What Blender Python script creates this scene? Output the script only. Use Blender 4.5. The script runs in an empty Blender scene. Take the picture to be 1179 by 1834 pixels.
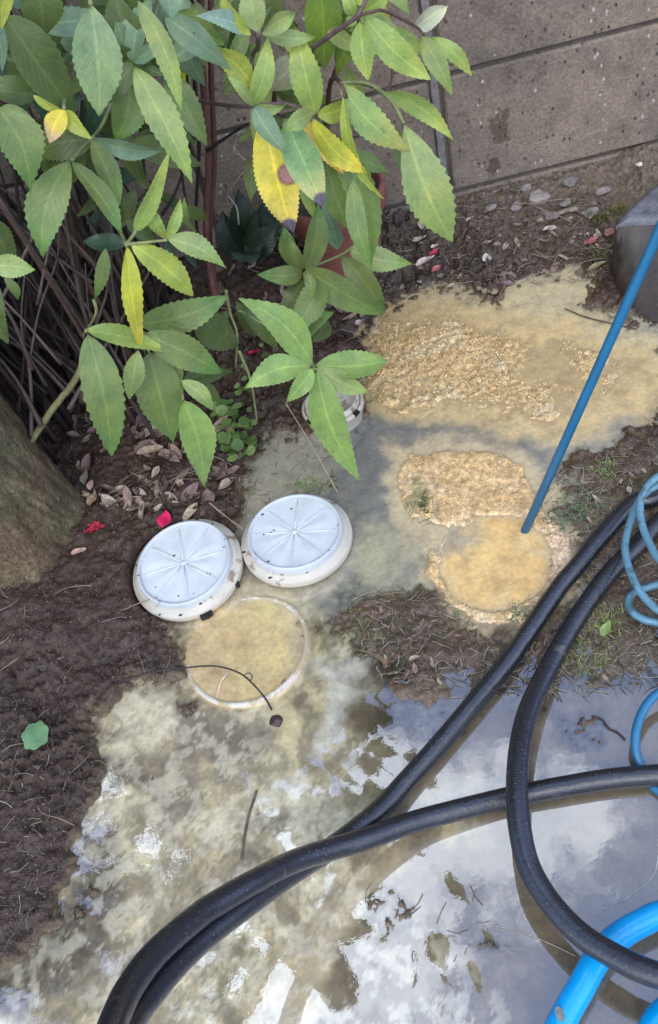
import bpy, math, random
import numpy as np
from mathutils import Vector, Matrix

# ---------------------------------------------------------------- camera
W, H, F = 1179.0, 1834.0, 1700.0
PITCH, ROLL = math.radians(49.97), math.radians(-17.48)
CAM = np.array([0.0, 0.0, 1.0])
_f = np.array([0, math.cos(PITCH), -math.sin(PITCH)]); _u = np.array([0, math.sin(PITCH), math.cos(PITCH)]); _x = np.array([1., 0, 0])
RV = math.cos(ROLL) * _x + math.sin(ROLL) * _u
UV = -math.sin(ROLL) * _x + math.cos(ROLL) * _u
sc = bpy.context.scene
cd = bpy.data.cameras.new('camera'); cam = bpy.data.objects.new('camera', cd); sc.collection.objects.link(cam)
cd.sensor_fit = 'VERTICAL'; cd.sensor_height = 24.0; cd.lens = 24.0 * F / H
cd.clip_start = 0.01; cd.clip_end = 500
cam.matrix_world = Matrix(((RV[0], UV[0], -_f[0], 0), (RV[1], UV[1], -_f[1], 0), (RV[2], UV[2], -_f[2], 1.0), (0, 0, 0, 1)))
sc.camera = cam

def ray(px, py): return _f + RV * (px - W / 2) / F - UV * (py - H / 2) / F
def at(px, py, z=0.0):                       # pixel -> point at height z
    d = ray(px, py); s = (z - 1.0) / d[2]; return CAM + d * s
def aty(px, py, y):                          # pixel -> point at distance y
    d = ray(px, py); return CAM + d * (y / d[1])
def atd(px, py, dep): return CAM + ray(px, py) * dep
def proj(X, Y, Z=0.0):
    dx, dy, dz = X, Y, Z - 1.0
    z = np.maximum(dy * _f[1] + dz * _f[2], 0.02)
    return W / 2 + F * (dx * RV[0] + dy * RV[1] + dz * RV[2]) / z, H / 2 - F * (dx * UV[0] + dy * UV[1] + dz * UV[2]) / z

# ---------------------------------------------------------------- light
SUN_EL, SUN_AZ = math.radians(48), math.radians(200)
EXPO = -0.33
wd = bpy.data.worlds.new('World'); sc.world = wd; wd.use_nodes = True
nt = wd.node_tree; N = nt.nodes; L = nt.links
for n in list(N): N.remove(n)
def nn(t, **k):
    n = N.new(t)
    for a, b in k.items(): setattr(n, a, b)
    return n
out = nn('ShaderNodeOutputWorld'); bg = nn('ShaderNodeBackground'); bg.inputs[1].default_value = 0.15
sky = nn('ShaderNodeTexSky', sky_type='NISHITA'); sky.sun_disc = False; sky.sun_elevation = SUN_EL; sky.sun_rotation = SUN_AZ; sky.altitude = 100; sky.dust_density = 2.0
tc = nn('ShaderNodeTexCoord')
nz = nn('ShaderNodeTexNoise'); nz.inputs['Scale'].default_value = 5.0; nz.inputs['Detail'].default_value = 9; nz.inputs['Roughness'].default_value = 0.62
L.new(tc.outputs['Generated'], nz.inputs['Vector'])
nrm = nn('ShaderNodeVectorMath', operation='NORMALIZE'); L.new(tc.outputs['Generated'], nrm.inputs[0])
# clouds: soft banks standing in given directions of the sky, edges broken by noise
BANKS = [(850, 1500, .085), (945, 1465, .075), (640, 1700, .11), (560, 1790, .11), (700, 1600, .08), (545, 1485, .045), (760, 1420, .07), (1020, 1440, .06),
         (215, 1420, .06), (470, 1700, .09), (430, 1640, .07), (520, 1640, .06), (290, 1520, .06), (470, 1640, .08), (690, 1375, .05)]
prev = None
def math_n(op, a, b=None, c=None):
    m = nn('ShaderNodeMath', operation=op)
    for i, v in enumerate((a, b, c)):
        if v is None: continue
        if isinstance(v, (int, float)): m.inputs[i].default_value = v
        else: L.new(v, m.inputs[i])
    return m.outputs[0]
for (px, py, rad) in BANKS:
    d = ray(px, py); d = d * np.array([1, 1, -1]); d /= np.linalg.norm(d)
    sub = nn('ShaderNodeVectorMath', operation='DISTANCE'); L.new(nrm.outputs[0], sub.inputs[0]); sub.inputs[1].default_value = tuple(d)
    v = math_n('SUBTRACT', 1.0, math_n('DIVIDE', sub.outputs['Value'], rad))       # 1 at centre, 0 at radius
    prev = v if prev is None else math_n('MAXIMUM', prev, v)
bank = math_n('MAXIMUM', prev, -1.0)
noise_c = math_n('MULTIPLY', math_n('SUBTRACT', nz.outputs['Fac'], 0.5), 3.2)
nz3 = nn('ShaderNodeTexNoise'); nz3.inputs['Scale'].default_value = 26.0; nz3.inputs['Detail'].default_value = 6; nz3.inputs['Roughness'].default_value = 0.6
L.new(nrm.outputs[0], nz3.inputs['Vector'])
s1 = math_n('ADD', bank, math_n('MULTIPLY', math_n('SUBTRACT', nz3.outputs['Fac'], 0.5), 2.6))
mr = nn('ShaderNodeMapRange', interpolation_type='SMOOTHSTEP'); mr.inputs['From Min'].default_value = -0.20; mr.inputs['From Max'].default_value = 0.65
L.new(s1, mr.inputs['Value'])
# lower sky: broad broken cloud lighting the yard from the open side
sep = nn('ShaderNodeSeparateXYZ'); L.new(nrm.outputs[0], sep.inputs[0])
lowm = nn('ShaderNodeMapRange', interpolation_type='SMOOTHSTEP'); lowm.inputs['From Min'].default_value = 0.05; lowm.inputs['From Max'].default_value = -0.45
L.new(sep.outputs['Y'], lowm.inputs['Value'])
gen = nn('ShaderNodeMapRange', interpolation_type='SMOOTHSTEP'); gen.inputs['From Min'].default_value = -0.35; gen.inputs['From Max'].default_value = 0.25
L.new(noise_c, gen.inputs['Value'])
cl = math_n('MAXIMUM', mr.outputs[0], math_n('MULTIPLY', gen.outputs[0], lowm.outputs[0]))
mix = nn('ShaderNodeMix', data_type='RGBA'); L.new(cl, mix.inputs['Factor'])
hz = nn('ShaderNodeMix', data_type='RGBA'); hz.inputs['Factor'].default_value = 0.8; L.new(sky.outputs[0], hz.inputs['A']); hz.inputs['B'].default_value = (7.2, 9.9, 17.5, 1)
L.new(hz.outputs['Result'], mix.inputs['A']); mix.inputs['B'].default_value = (24, 27, 32, 1)
L.new(mix.outputs['Result'], bg.inputs[0]); L.new(bg.outputs[0], out.inputs[0])

sl = bpy.data.lights.new('sun', 'SUN'); sl.energy = 1.3; sl.angle = math.radians(24); sl.color = (1, .85, .62)
so = bpy.data.objects.new('sun', sl); sc.collection.objects.link(so)
sd = Vector((math.sin(SUN_AZ) * math.cos(SUN_EL), math.cos(SUN_AZ) * math.cos(SUN_EL), math.sin(SUN_EL)))
so.rotation_euler = (-sd).to_track_quat('-Z', 'Y').to_euler()
sc.view_settings.view_transform = 'Standard'; sc.view_settings.look = 'None'; sc.view_settings.exposure = EXPO; sc.view_settings.gamma = 1
sc.cycles.max_bounces = 8; sc.cycles.transparent_max_bounces = 12

rnd = random.Random(7); nr = np.random.RandomState(3)

# ---------------------------------------------------------------- helpers
def tag(o, label=None, cat=None, group=None, kind=None):
    if label: o['label'] = label
    if cat: o['category'] = cat
    if group: o['group'] = group
    if kind: o['kind'] = kind
    return o
def empty(name, loc=(0, 0, 0)):
    o = bpy.data.objects.new(name, None); sc.collection.objects.link(o); o.location = tuple(loc); o.empty_display_size = .02; return o
class MB:
    def __init__(s): s.v = []; s.f = []; s.c = []; s.l = []; s.n = 0
    def add(s, v, f, c=(.5, .5, .5), l=None):
        v = np.asarray(v, float).reshape(-1, 3); n = len(v)
        s.v.append(v); s.f += [tuple(int(a) + s.n for a in q) for q in f]
        c = np.asarray(c, float); s.c.append(np.broadcast_to(c, (n, 3)) if c.ndim == 1 else c)
        s.l.append(np.zeros((n, 3)) if l is None else np.asarray(l)); s.n += n
    def build(s, name, mat, parent=None, smooth=True, origin=None):
        me = bpy.data.meshes.new(name); V = np.concatenate(s.v)
        if origin is not None: V = V - np.asarray(origin)
        elif parent is not None: V = V - np.array(parent.location)
        me.from_pydata(V.tolist(), [], s.f); me.update()
        for nm, arr in (('Col', s.c), ('Lf', s.l)):
            a = me.color_attributes.new(nm, 'FLOAT_COLOR', 'POINT'); C = np.ones((len(V), 4)); C[:, :3] = np.concatenate(arr); a.data.foreach_set('color', C.ravel())
        me.materials.append(mat)
        me.polygons.foreach_set('use_smooth', [smooth] * len(me.polygons))
        o = bpy.data.objects.new(name, me); sc.collection.objects.link(o)
        if parent is not None: o.parent = parent
        elif origin is not None: o.location = tuple(origin)
        return o
def spline(pts, sub=8):
    P = np.asarray(pts, float); P = np.vstack([2 * P[0] - P[1], P, 2 * P[-1] - P[-2]]); o = []
    for i in range(1, len(P) - 2):
        a, b, c, d = P[i - 1:i + 3]
        for k in range(sub):
            t = k / sub; o.append(.5 * ((2 * b) + (-a + c) * t + (2 * a - 5 * b + 4 * c - d) * t * t + (-a + 3 * b - 3 * c + d) * t ** 3))
    o.append(P[-2]); return np.array(o)
def tube(mb, path, r, seg=10, c=(.5, .5, .5), wob=0.0, cap=True):
    P = np.asarray(path, float); n = len(P); r = np.broadcast_to(np.asarray(r, float), (n,))
    T = np.gradient(P, axis=0); T /= np.linalg.norm(T, axis=1)[:, None] + 1e-9
    a = np.array([0, 0, 1.]) if abs(T[0][2]) < .9 else np.array([1., 0, 0]); Nn = np.cross(T[0], a); Nn /= np.linalg.norm(Nn)
    v = []; lf = []
    ln = 0
    for i in range(n):
        Nn = Nn - T[i] * (Nn @ T[i]); Nn /= np.linalg.norm(Nn) + 1e-9; B = np.cross(T[i], Nn)
        if i: ln += np.linalg.norm(P[i] - P[i - 1])
        for k in range(seg):
            t = 2 * math.pi * k / seg; rr = r[i] * (1 + wob * (rnd.random() - .5)); v.append(P[i] + rr * (math.cos(t) * Nn + math.sin(t) * B)); lf.append((k / seg, ln, 0))
    f = [(i * seg + k, i * seg + (k + 1) % seg, (i + 1) * seg + (k + 1) % seg, (i + 1) * seg + k) for i in range(n - 1) for k in range(seg)]
    if cap: f += [tuple(range(seg))[::-1], tuple((n - 1) * seg + k for k in range(seg))]
    mb.add(v, f, c, lf)
def lathe(mb, prof, c, seg=64, col=(.5, .5, .5), M=None, closed=False, rough=0.0):
    v = []
    for (r, z) in prof:
        for k in range(seg):
            t = 2 * math.pi * k / seg; rr = r * (1 + rough * math.sin(k * 2.7 + z * 300) * .5); v.append((rr * math.cos(t), rr * math.sin(t), z))
    v = np.array(v)
    if M is not None: v = v @ np.array(M.to_3x3()).T
    v = v + np.asarray(c); n = len(prof)
    f = [(i * seg + k, i * seg + (k + 1) % seg, ((i + 1) % n) * seg + (k + 1) % seg, ((i + 1) % n) * seg + k) for i in range(n if closed else n - 1) for k in range(seg)]
    mb.add(v, f, col)
# numpy noise
_perm = nr.permutation(1024); _val = nr.rand(1024)
def vnoise(X, Y, s, off=0):
    x = np.asarray(X) * s + 1000.3 + off; y = np.asarray(Y) * s + 500.7 + off * 1.7; xi = np.floor(x).astype(int); yi = np.floor(y).astype(int); fx = x - xi; fy = y - yi
    fx = fx * fx * (3 - 2 * fx); fy = fy * fy * (3 - 2 * fy)
    h = lambda a, b: _val[_perm[(_perm[a & 1023] + b) & 1023]]
    return (h(xi, yi) * (1 - fx) + h(xi + 1, yi) * fx) * (1 - fy) + (h(xi, yi + 1) * (1 - fx) + h(xi + 1, yi + 1) * fx) * fy - .5
def fbm(X, Y, s, o=4, g=.5, off=0): return sum(vnoise(X, Y, s * 2.03 ** i, off + 17 * i) * g ** i for i in range(o))
def sdpoly(px, py, poly):                    # >0 inside, pixels
    P = np.asarray(poly, float); d = np.full(px.shape, 1e9); ins = np.zeros(px.shape, bool)
    for i in range(len(P)):
        a = P[i]; b = P[(i + 1) % len(P)]; e = b - a; wx = px - a[0]; wy = py - a[1]
        t = np.clip((wx * e[0] + wy * e[1]) / (e @ e + 1e-9), 0, 1); d = np.minimum(d, np.hypot(wx - e[0] * t, wy - e[1] * t))
        c = (a[1] > py) != (b[1] > py); xx = (b[0] - a[0]) * (py - a[1]) / (b[1] - a[1] + 1e-12) + a[0]; ins ^= c & (px < xx)
    return np.where(ins, d, -d)
def ell(px, py, cx, cy, rx, ry, rot=0):
    c, s = math.cos(math.radians(rot)), math.sin(math.radians(rot)); u = (px - cx) * c + (py - cy) * s; v = -(px - cx) * s + (py - cy) * c
    return (1 - np.hypot(u / rx, v / ry)) * min(rx, ry)
def sst(x, a, b): t = np.clip((x - a) / (b - a), 0, 1); return t * t * (3 - 2 * t)

# ---------------------------------------------------------------- materials
def mat(name):
    m = bpy.data.materials.new(name); m.use_nodes = True; nt = m.node_tree
    b = nt.nodes['Principled BSDF']; return m, nt, b
def tree(nt):
    Nn, Ll = nt.nodes, nt.links
    def node(t, ins=None, **k):
        n = Nn.new(t)
        for a, b in k.items(): setattr(n, a, b)
        for a, b in (ins or {}).items():
            if hasattr(b, 'is_output') or b.__class__.__name__.startswith('NodeSocket'): Ll.new(b, n.inputs[a])
            else: n.inputs[a].default_value = b
        return n
    return node, Ll
def noise_fac(node, co, scale, detail=5, rough=.55): return node('ShaderNodeTexNoise', {'Vector': co, 'Scale': scale, 'Detail': detail, 'Roughness': rough}).outputs['Fac']
def ramp(node, fac, stops):
    r = node('ShaderNodeValToRGB', {'Fac': fac}); e = r.color_ramp.elements
    while len(e) < len(stops): e.new(.5)
    for i, (p, c) in enumerate(stops): e[i].position = p; e[i].color = (c if len(c) == 4 else tuple(c) + (1,))
    return r.outputs['Color']
def mulc(node, a, b, fac=1.0, mode='MULTIPLY'):
    n = node('ShaderNodeMix', {'Factor': fac}, data_type='RGBA', blend_type=mode)
    nt = n.id_data
    for k, v in ((6, a), (7, b)):
        if isinstance(v, tuple): n.inputs[k].default_value = v if len(v) == 4 else v + (1,)
        else: nt.links.new(v, n.inputs[k])
    return n.outputs[2]
def bump(node, h, strength, dist, normal=None):
    i = {'Height': h, 'Strength': strength, 'Distance': dist}
    if normal is not None: i['Normal'] = normal
    return node('ShaderNodeBump', i).outputs[0]
def gcoord(node): return node('ShaderNodeNewGeometry').outputs['Position']
def mrng(node, v, a, b, c=0., d=1.): return node('ShaderNodeMapRange', {'Value': v, 'From Min': a, 'From Max': b, 'To Min': c, 'To Max': d}).outputs[0]

def m_soil():
    m, nt, b = mat('soil'); node, L = tree(nt); co = gcoord(node)
    col = node('ShaderNodeAttribute', attribute_name='Col').outputs['Color']; lf = node('ShaderNodeAttribute', attribute_name='Lf').outputs['Color']
    n1 = noise_fac(node, co, 130, 7, .7); n2 = noise_fac(node, co, 600, 4, .7); n3 = noise_fac(node, co, 25, 4)
    c = mulc(node, col, ramp(node, n1, [(.3, (.45, .45, .47)), (.5, (.95, .93, .9)), (.72, (1.9, 1.75, 1.6))]))
    c = mulc(node, c, ramp(node, n2, [(.33, (.5, .5, .5)), (.55, (1.05, 1.05, 1.05)), (.75, (1.9, 1.85, 1.8))]))
    sp = node('ShaderNodeTexVoronoi', {'Vector': co, 'Scale': 210.}); spm = mrng(node, sp.outputs['Distance'], .16, .10)
    sel = node('ShaderNodeMath', {0: node('ShaderNodeSeparateColor', {'Color': sp.outputs['Color']}).outputs[0], 1: .93}, operation='GREATER_THAN').outputs[0]
    k = node('ShaderNodeMath', {0: spm, 1: sel}, operation='MULTIPLY').outputs[0]
    c = mulc(node, c, (.42, .38, .33), k, 'MIX')
    L.new(c, b.inputs['Base Color'])
    sepc = node('ShaderNodeSeparateColor', {'Color': lf})
    r = node('ShaderNodeMath', {0: mrng(node, n3, .38, .62, .10, .40), 1: sepc.outputs[0]}, operation='ADD').outputs[0]
    L.new(r, b.inputs['Roughness']); b.inputs['Specular IOR Level'].default_value = .5
    bs_ = mrng(node, sepc.outputs[1], 0, 1, .85, .22); nb = bump(node, n1, bs_, .003); nb = bump(node, n2, bs_, .0011, nb); L.new(nb, b.inputs['Normal']); return m
def m_water():
    m, nt, b = mat('murky_water'); node, L = tree(nt); co = gcoord(node)
    col = node('ShaderNodeAttribute', attribute_name='Col').outputs['Color']; lf = node('ShaderNodeAttribute', attribute_name='Lf').outputs['Color']
    s = node('ShaderNodeSeparateColor', {'Color': lf})
    n1 = noise_fac(node, co, 38, 6, .62); n2 = noise_fac(node, co, 160, 4, .6)
    c = mulc(node, col, ramp(node, n1, [(.3, (.72, .72, .75)), (.5, (1, 1, 1)), (.7, (1.22, 1.2, 1.15))]))
    c = mulc(node, c, ramp(node, n2, [(.3, (.85, .85, .85)), (.7, (1.15, 1.15, 1.15))]))
    dif = node('ShaderNodeBsdfDiffuse', {'Color': c}); tr = node('ShaderNodeBsdfTransparent', {'Color': (.93, .9, .84, 1)})
    body = node('ShaderNodeMixShader', {0: s.outputs[0], 1: tr.outputs[0], 2: dif.outputs[0]})
    nA = noise_fac(node, co, 22, 3, .5); nB = noise_fac(node, co, 90, 3, .5)
    rip = node('ShaderNodeMath', {0: s.outputs[1], 1: .35}, operation='MULTIPLY').outputs[0]
    nb = bump(node, nA, rip, .004); nb = bump(node, nB, s.outputs[1], .0011, nb)
    gl = node('ShaderNodeBsdfGlossy', {'Color': (1, 1, 1, 1), 'Roughness': .015, 'Normal': nb})
    fr = node('ShaderNodeFresnel', {'IOR': 2.25, 'Normal': nb})
    L.new(node('ShaderNodeMixShader', {0: fr.outputs[0], 1: body.outputs[0], 2: gl.outputs[0]}).outputs[0], nt.nodes['Material Output'].inputs['Surface']); return m
def m_leaf(name='leaf', trans=.35, rough=.38):
    m, nt, b = mat(name); node, L = tree(nt); co = gcoord(node)
    col = node('ShaderNodeAttribute', attribute_name='Col').outputs['Color']; lf = node('ShaderNodeAttribute', attribute_name='Lf').outputs['Color']
    s = node('ShaderNodeSeparateColor', {'Color': lf}); u, v = s.outputs[0], s.outputs[1]
    au = node('ShaderNodeMath', {0: node('ShaderNodeMath', {0: u, 1: .5}, operation='SUBTRACT').outputs[0]}, operation='ABSOLUTE').outputs[0]
    mid = mrng(node, au, .055, .012)
    ph = node('ShaderNodeMath', {0: node('ShaderNodeMath', {0: v, 1: 62.}, operation='MULTIPLY').outputs[0], 1: node('ShaderNodeMath', {0: au, 1: 34.}, operation='MULTIPLY').outputs[0]}, operation='SUBTRACT').outputs[0]
    ve = mrng(node, node('ShaderNodeMath', {0: ph}, operation='SINE').outputs[0], .8, 1.0)
    n1 = noise_fac(node, co, 45, 5, .6); n2 = noise_fac(node, co, 260, 3, .6)
    c = mulc(node, col, ramp(node, n1, [(.28, (.72, .78, .8)), (.5, (1, 1, 1)), (.74, (1.3, 1.2, 1.0))]))
    c = mulc(node, c, ramp(node, n2, [(.3, (.9, .9, .9)), (.7, (1.1, 1.1, 1.1))]))
    c2 = mulc(node, c, (1.45, 1.4, 1.3), 1.0)
    c = mulc(node, c, c2, node('ShaderNodeMath', {0: mid, 1: .75}, operation='MULTIPLY').outputs[0], 'MIX')
    c = mulc(node, c, c2, node('ShaderNodeMath', {0: ve, 1: .28}, operation='MULTIPLY').outputs[0], 'MIX')
    spk = mrng(node, noise_fac(node, co, 190, 2, .5), .735, .76)
    c = mulc(node, c, (.09, .07, .035), node('ShaderNodeMath', {0: spk, 1: .7}, operation='MULTIPLY').outputs[0], 'MIX')
    L.new(c, b.inputs['Base Color']); b.inputs['Roughness'].default_value = rough; b.inputs['Specular IOR Level'].default_value = .42
    hh = node('ShaderNodeMath', {0: ve, 1: n1}, operation='ADD').outputs[0]
    nb = bump(node, hh, .35, .0012); L.new(nb, b.inputs['Normal'])
    t = node('ShaderNodeBsdfTranslucent', {'Color': c, 'Normal': nb})
    L.new(node('ShaderNodeMixShader', {0: trans, 1: b.outputs[0], 2: t.outputs[0]}).outputs[0], nt.nodes['Material Output'].inputs['Surface']); return m
def m_gen(name, rough=.6, ns=60, lo=.6, hi=1.4, bs=.5, bd=.003, spec=.4, tint=None, rvar=.15):
    m, nt, b = mat(name); node, L = tree(nt); co = gcoord(node); col = node('ShaderNodeAttribute', attribute_name='Col').outputs['Color']
    n1 = noise_fac(node, co, ns, 7, .65); n2 = noise_fac(node, co, ns * 6, 3, .6)
    c = mulc(node, col, ramp(node, n1, [(.3, (lo,) * 3), (.7, (hi,) * 3)])); c = mulc(node, c, ramp(node, n2, [(.3, (lo * .5 + .5,) * 3), (.7, (hi * .5 + .5,) * 3)]))
    L.new(c, b.inputs['Base Color']); L.new(mrng(node, n1, .3, .7, rough - rvar, rough + rvar), b.inputs['Roughness']); b.inputs['Specular IOR Level'].default_value = spec
    nb = bump(node, n1, bs, bd); nb = bump(node, n2, bs, bd * .3, nb); L.new(nb, b.inputs['Normal']); return m
def m_dirty(name, base, dirt, rough, amount, ns=50, spec=.5, bd=.0006, coat=0, drop=False):
    m, nt, b = mat(name); node, L = tree(nt); co = gcoord(node)
    n1 = noise_fac(node, co, ns, 8, .68); n2 = noise_fac(node, co, ns * .35, 5, .6); n3 = noise_fac(node, co, ns * 5, 4, .6)
    k = mrng(node, node('ShaderNodeMath', {0: node('ShaderNodeMath', {0: n1, 1: n2}, operation='ADD').outputs[0], 1: .5}, operation='MULTIPLY').outputs[0], amount, amount + .045)
    base_c = mulc(node, base, ramp(node, n2, [(.3, (.88, .88, .88)), (.7, (1.08, 1.08, 1.08))]))
    c = mulc(node, base_c, dirt, k, 'MIX')
    if drop:
        v = node('ShaderNodeTexVoronoi', {'Vector': co, 'Scale': 300.}); kk = mrng(node, v.outputs['Distance'], .22, .14)
        sel = node('ShaderNodeMath', {0: node('ShaderNodeSeparateColor', {'Color': v.outputs['Color']}).outputs[0], 1: .86}, operation='GREATER_THAN').outputs[0]
        kd = node('ShaderNodeMath', {0: kk, 1: sel}, operation='MULTIPLY').outputs[0]; c = mulc(node, c, drop, kd, 'MIX')
    L.new(c, b.inputs['Base Color']); L.new(mrng(node, n1, .35, .65, max(rough - .1, .03), rough + .15), b.inputs['Roughness']); b.inputs['Specular IOR Level'].default_value = spec
    b.inputs['Coat Weight'].default_value = coat; b.inputs['Coat Roughness'].default_value = .12
    nb = bump(node, n1, .5, bd); nb = bump(node, n3, .5, bd * .4, nb); L.new(nb, b.inputs['Normal']); return m
def m_wall():
    m, nt, b = mat('concrete_block'); node, L = tree(nt); co = gcoord(node)
    col = node('ShaderNodeAttribute', attribute_name='Col').outputs['Color']
    n0 = noise_fac(node, co, 3.5, 5, .6); n1 = noise_fac(node, co, 22, 7, .7); n2 = noise_fac(node, co, 220, 5, .7)
    c = mulc(node, col, ramp(node, n0, [(.3, (.68, .68, .70)), (.5, (.98, .96, .93)), (.7, (1.22, 1.16, 1.06))]))
    c = mulc(node, c, ramp(node, n1, [(.3, (.7, .69, .68)), (.5, (1, 1, 1)), (.72, (1.25, 1.22, 1.15))]))
    c = mulc(node, c, ramp(node, n2, [(.3, (.6, .6, .6)), (.5, (1, 1, 1)), (.7, (1.4, 1.4, 1.4))]))
    v = node('ShaderNodeTexVoronoi', {'Vector': node('ShaderNodeVectorMath', {0: co, 1: (1, 1, .7)}, operation='MULTIPLY').outputs[0], 'Scale': 105.}); pit = mrng(node, v.outputs['Distance'], .30, .16)
    sr = node('ShaderNodeSeparateColor', {'Color': v.outputs['Color']})
    sel = node('ShaderNodeMath', {0: sr.outputs[0], 1: .74}, operation='GREATER_THAN').outputs[0]
    pk = node('ShaderNodeMath', {0: pit, 1: sel}, operation='MULTIPLY').outputs[0]
    pk = node('ShaderNodeMath', {0: pk, 1: mrng(node, n0, .35, .6, .35, .95)}, operation='MULTIPLY').outputs[0]
    c = mulc(node, c, (.045, .04, .035), pk, 'MIX')
    sel2 = node('ShaderNodeMath', {0: sr.outputs[1], 1: .93}, operation='GREATER_THAN').outputs[0]
    c = mulc(node, c, (.42, .38, .33), node('ShaderNodeMath', {0: pit, 1: sel2}, operation='MULTIPLY').outputs[0], 'MIX')
    for (px, py, rx, rz) in ((897, 232, .021, .034), (886, 297, .013, .016)):
        p = wall_pt(px, py)
        d = node('ShaderNodeVectorMath', {0: co, 1: tuple(p)}, operation='SUBTRACT').outputs[0]
        d = node('ShaderNodeVectorMath', {0: d, 1: (1 / rx, 1 / rx, 1 / rz)}, operation='MULTIPLY').outputs[0]
        ln = node('ShaderNodeVectorMath', {0: d}, operation='LENGTH').outputs['Value']
        wob = node('ShaderNodeMath', {0: noise_fac(node, co, 70, 5, .65), 1: 2.6}, operation='MULTIPLY').outputs[0]
        kk = mrng(node, node('ShaderNodeMath', {0: ln, 1: wob}, operation='ADD').outputs[0], 2.25, 2.0)
        c = mulc(node, c, (.5, .46, .42), node('ShaderNodeMath', {0: kk, 1: .9}, operation='MULTIPLY').outputs[0])
    L.new(c, b.inputs['Base Color']); b.inputs['Roughness'].default_value = .85; b.inputs['Specular IOR Level'].default_value = .25
    hp = node('ShaderNodeMath', {0: n2, 1: pk}, operation='SUBTRACT').outputs[0]
    nb = bump(node, hp, .8, .0018); nb = bump(node, n1, .5, .004, nb); L.new(nb, b.inputs['Normal']); return m
def m_bark():
    m, nt, b = mat('bark'); node, L = tree(nt); co = gcoord(node); sc_ = node('ShaderNodeVectorMath', {0: co, 1: (1, 1, .4)}, operation='MULTIPLY').outputs[0]
    n1 = noise_fac(node, sc_, 38, 8, .7); n2 = noise_fac(node, co, 200, 4, .7); n0 = noise_fac(node, co, 9, 4)
    v = node('ShaderNodeTexVoronoi', {'Vector': node('ShaderNodeVectorMath', {0: sc_, 1: node('ShaderNodeTexNoise', {'Vector': co, 'Scale': 20.}).outputs['Color']}, operation='ADD').outputs[0], 'Scale': 30.}, feature='DISTANCE_TO_EDGE')
    cr = mrng(node, v.outputs['Distance'], 0., .06)
    c = ramp(node, n1, [(.3, (.065, .048, .034)), (.5, (.155, .12, .083)), (.7, (.28, .23, .16))])
    c = mulc(node, c, ramp(node, n0, [(.35, (1.1, .98, .85)), (.65, (.85, 1.0, .8))])); c = mulc(node, c, ramp(node, n2, [(.3, (.65,) * 3), (.7, (1.4,) * 3)]))
    c = mulc(node, c, ramp(node, cr, [(0, (.45, .42, .4)), (1, (1, 1, 1))]))
    L.new(c, b.inputs['Base Color']); b.inputs['Roughness'].default_value = .85; b.inputs['Specular IOR Level'].default_value = .2
    nb = bump(node, n1, 1., .010); nb = bump(node, cr, .6, .004, nb); nb = bump(node, n2, .6, .002, nb); L.new(nb, b.inputs['Normal']); return m

YAW = math.radians(-6.3); WX = np.array([math.cos(YAW), math.sin(YAW), 0]); WN = np.array([-math.sin(YAW), math.cos(YAW), 0]); WD = 1.4096
def wall_pt(px, py):
    d = ray(px, py); return CAM + d * (WD / (d @ WN))
M = dict(soil=m_soil(), water=m_water(), leaf=m_leaf('leaf', .33, .34), dead=m_gen('dead_leaf', .6, 120, .6, 1.35, .6, .001, .3), stem=m_gen('stem', .6, 90, .6, 1.4, .6, .001, .3),
         wall=m_wall(), mortar=m_gen('mortar', .9, 60, .6, 1.3, .8, .003, .2), bark=m_bark(), stone=m_gen('stone', .65, 50, .6, 1.4, .7, .003, .35),
         wetstone=m_gen('wet_stone', .5, 40, .7, 1.3, .4, .003, .5), pot=m_gen('terracotta', .75, 40, .75, 1.2, .4, .001, .25),
         lid=m_dirty('white_plastic', (.58, .60, .60), (.30, .26, .21), .36, .635, 110), rim=m_dirty('soiled_plastic', (.52, .47, .38), (.24, .18, .12), .5, .545, 70),
         pipe=m_dirty('pipe_plastic', (.60, .54, .43), (.42, .33, .2), .45, .47, 60),
         black=m_dirty('black_rubber', (.014, .015, .021), (.075, .065, .055), .15, .60, 60, .7, .0026, .2, (.15, .13, .105)),
         cyan=m_dirty('cyan_hose', (.0, .31, .66), (.04, .13, .2), .25, .60, 40, .5, .0003), steel=m_dirty('pale_blue_hose', (.105, .225, .29), (.06, .12, .14), .28, .53, 60, .5, .0004),
         rod=m_dirty('blue_hose', (.013, .125, .24), (.03, .1, .16), .35, .60, 50, .5, .0003), stem2=m_gen('wood', .55, 120, .6, 1.5, .5, .001, .3))

# ---------------------------------------------------------------- zones of the ground (outlines given on the ground plane)
WATERP = [(-300, 1900), (-100, 1800), (0, 1744), (56, 1708), (97, 1667), (88, 1606), (122, 1545), (132, 1504), (153, 1453), (193, 1382), (173, 1352), (150, 1300), (170, 1265), (240, 1225), (325, 1205),
          (315, 1150), (335, 1100), (430, 1040), (415, 960), (430, 880), (445, 830), (480, 785), (560, 770), (640, 755), (650, 690), (655, 620), (690, 555), (740, 530), (800, 512), (850, 527), (900, 535), (930, 500),
          (1010, 478), (1065, 495), (1050, 545), (1110, 560), (1179, 600), (1350, 650), (1350, 730), (1179, 745), (1130, 790), (1060, 805), (990, 835), (985, 890), (1030, 960), (1035, 1030), (1000, 1080),
          (930, 1130), (850, 1125), (790, 1095), (755, 1045), (690, 1060), (650, 1055), (615, 1100), (600, 1140), (650, 1190), (690, 1190), (700, 1250), (760, 1265), (830, 1235), (900, 1245), (1040, 1235),
          (1179, 1230), (1500, 1220), (1700, 2300), (-300, 2300)]
SAND1 = [(680, 575), (760, 560), (860, 570), (960, 585), (1080, 610), (1179, 650), (1260, 690), (1179, 700), (1080, 725), (1000, 765), (900, 760), (840, 745), (760, 738), (700, 732), (650, 705), (655, 630)]
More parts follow.
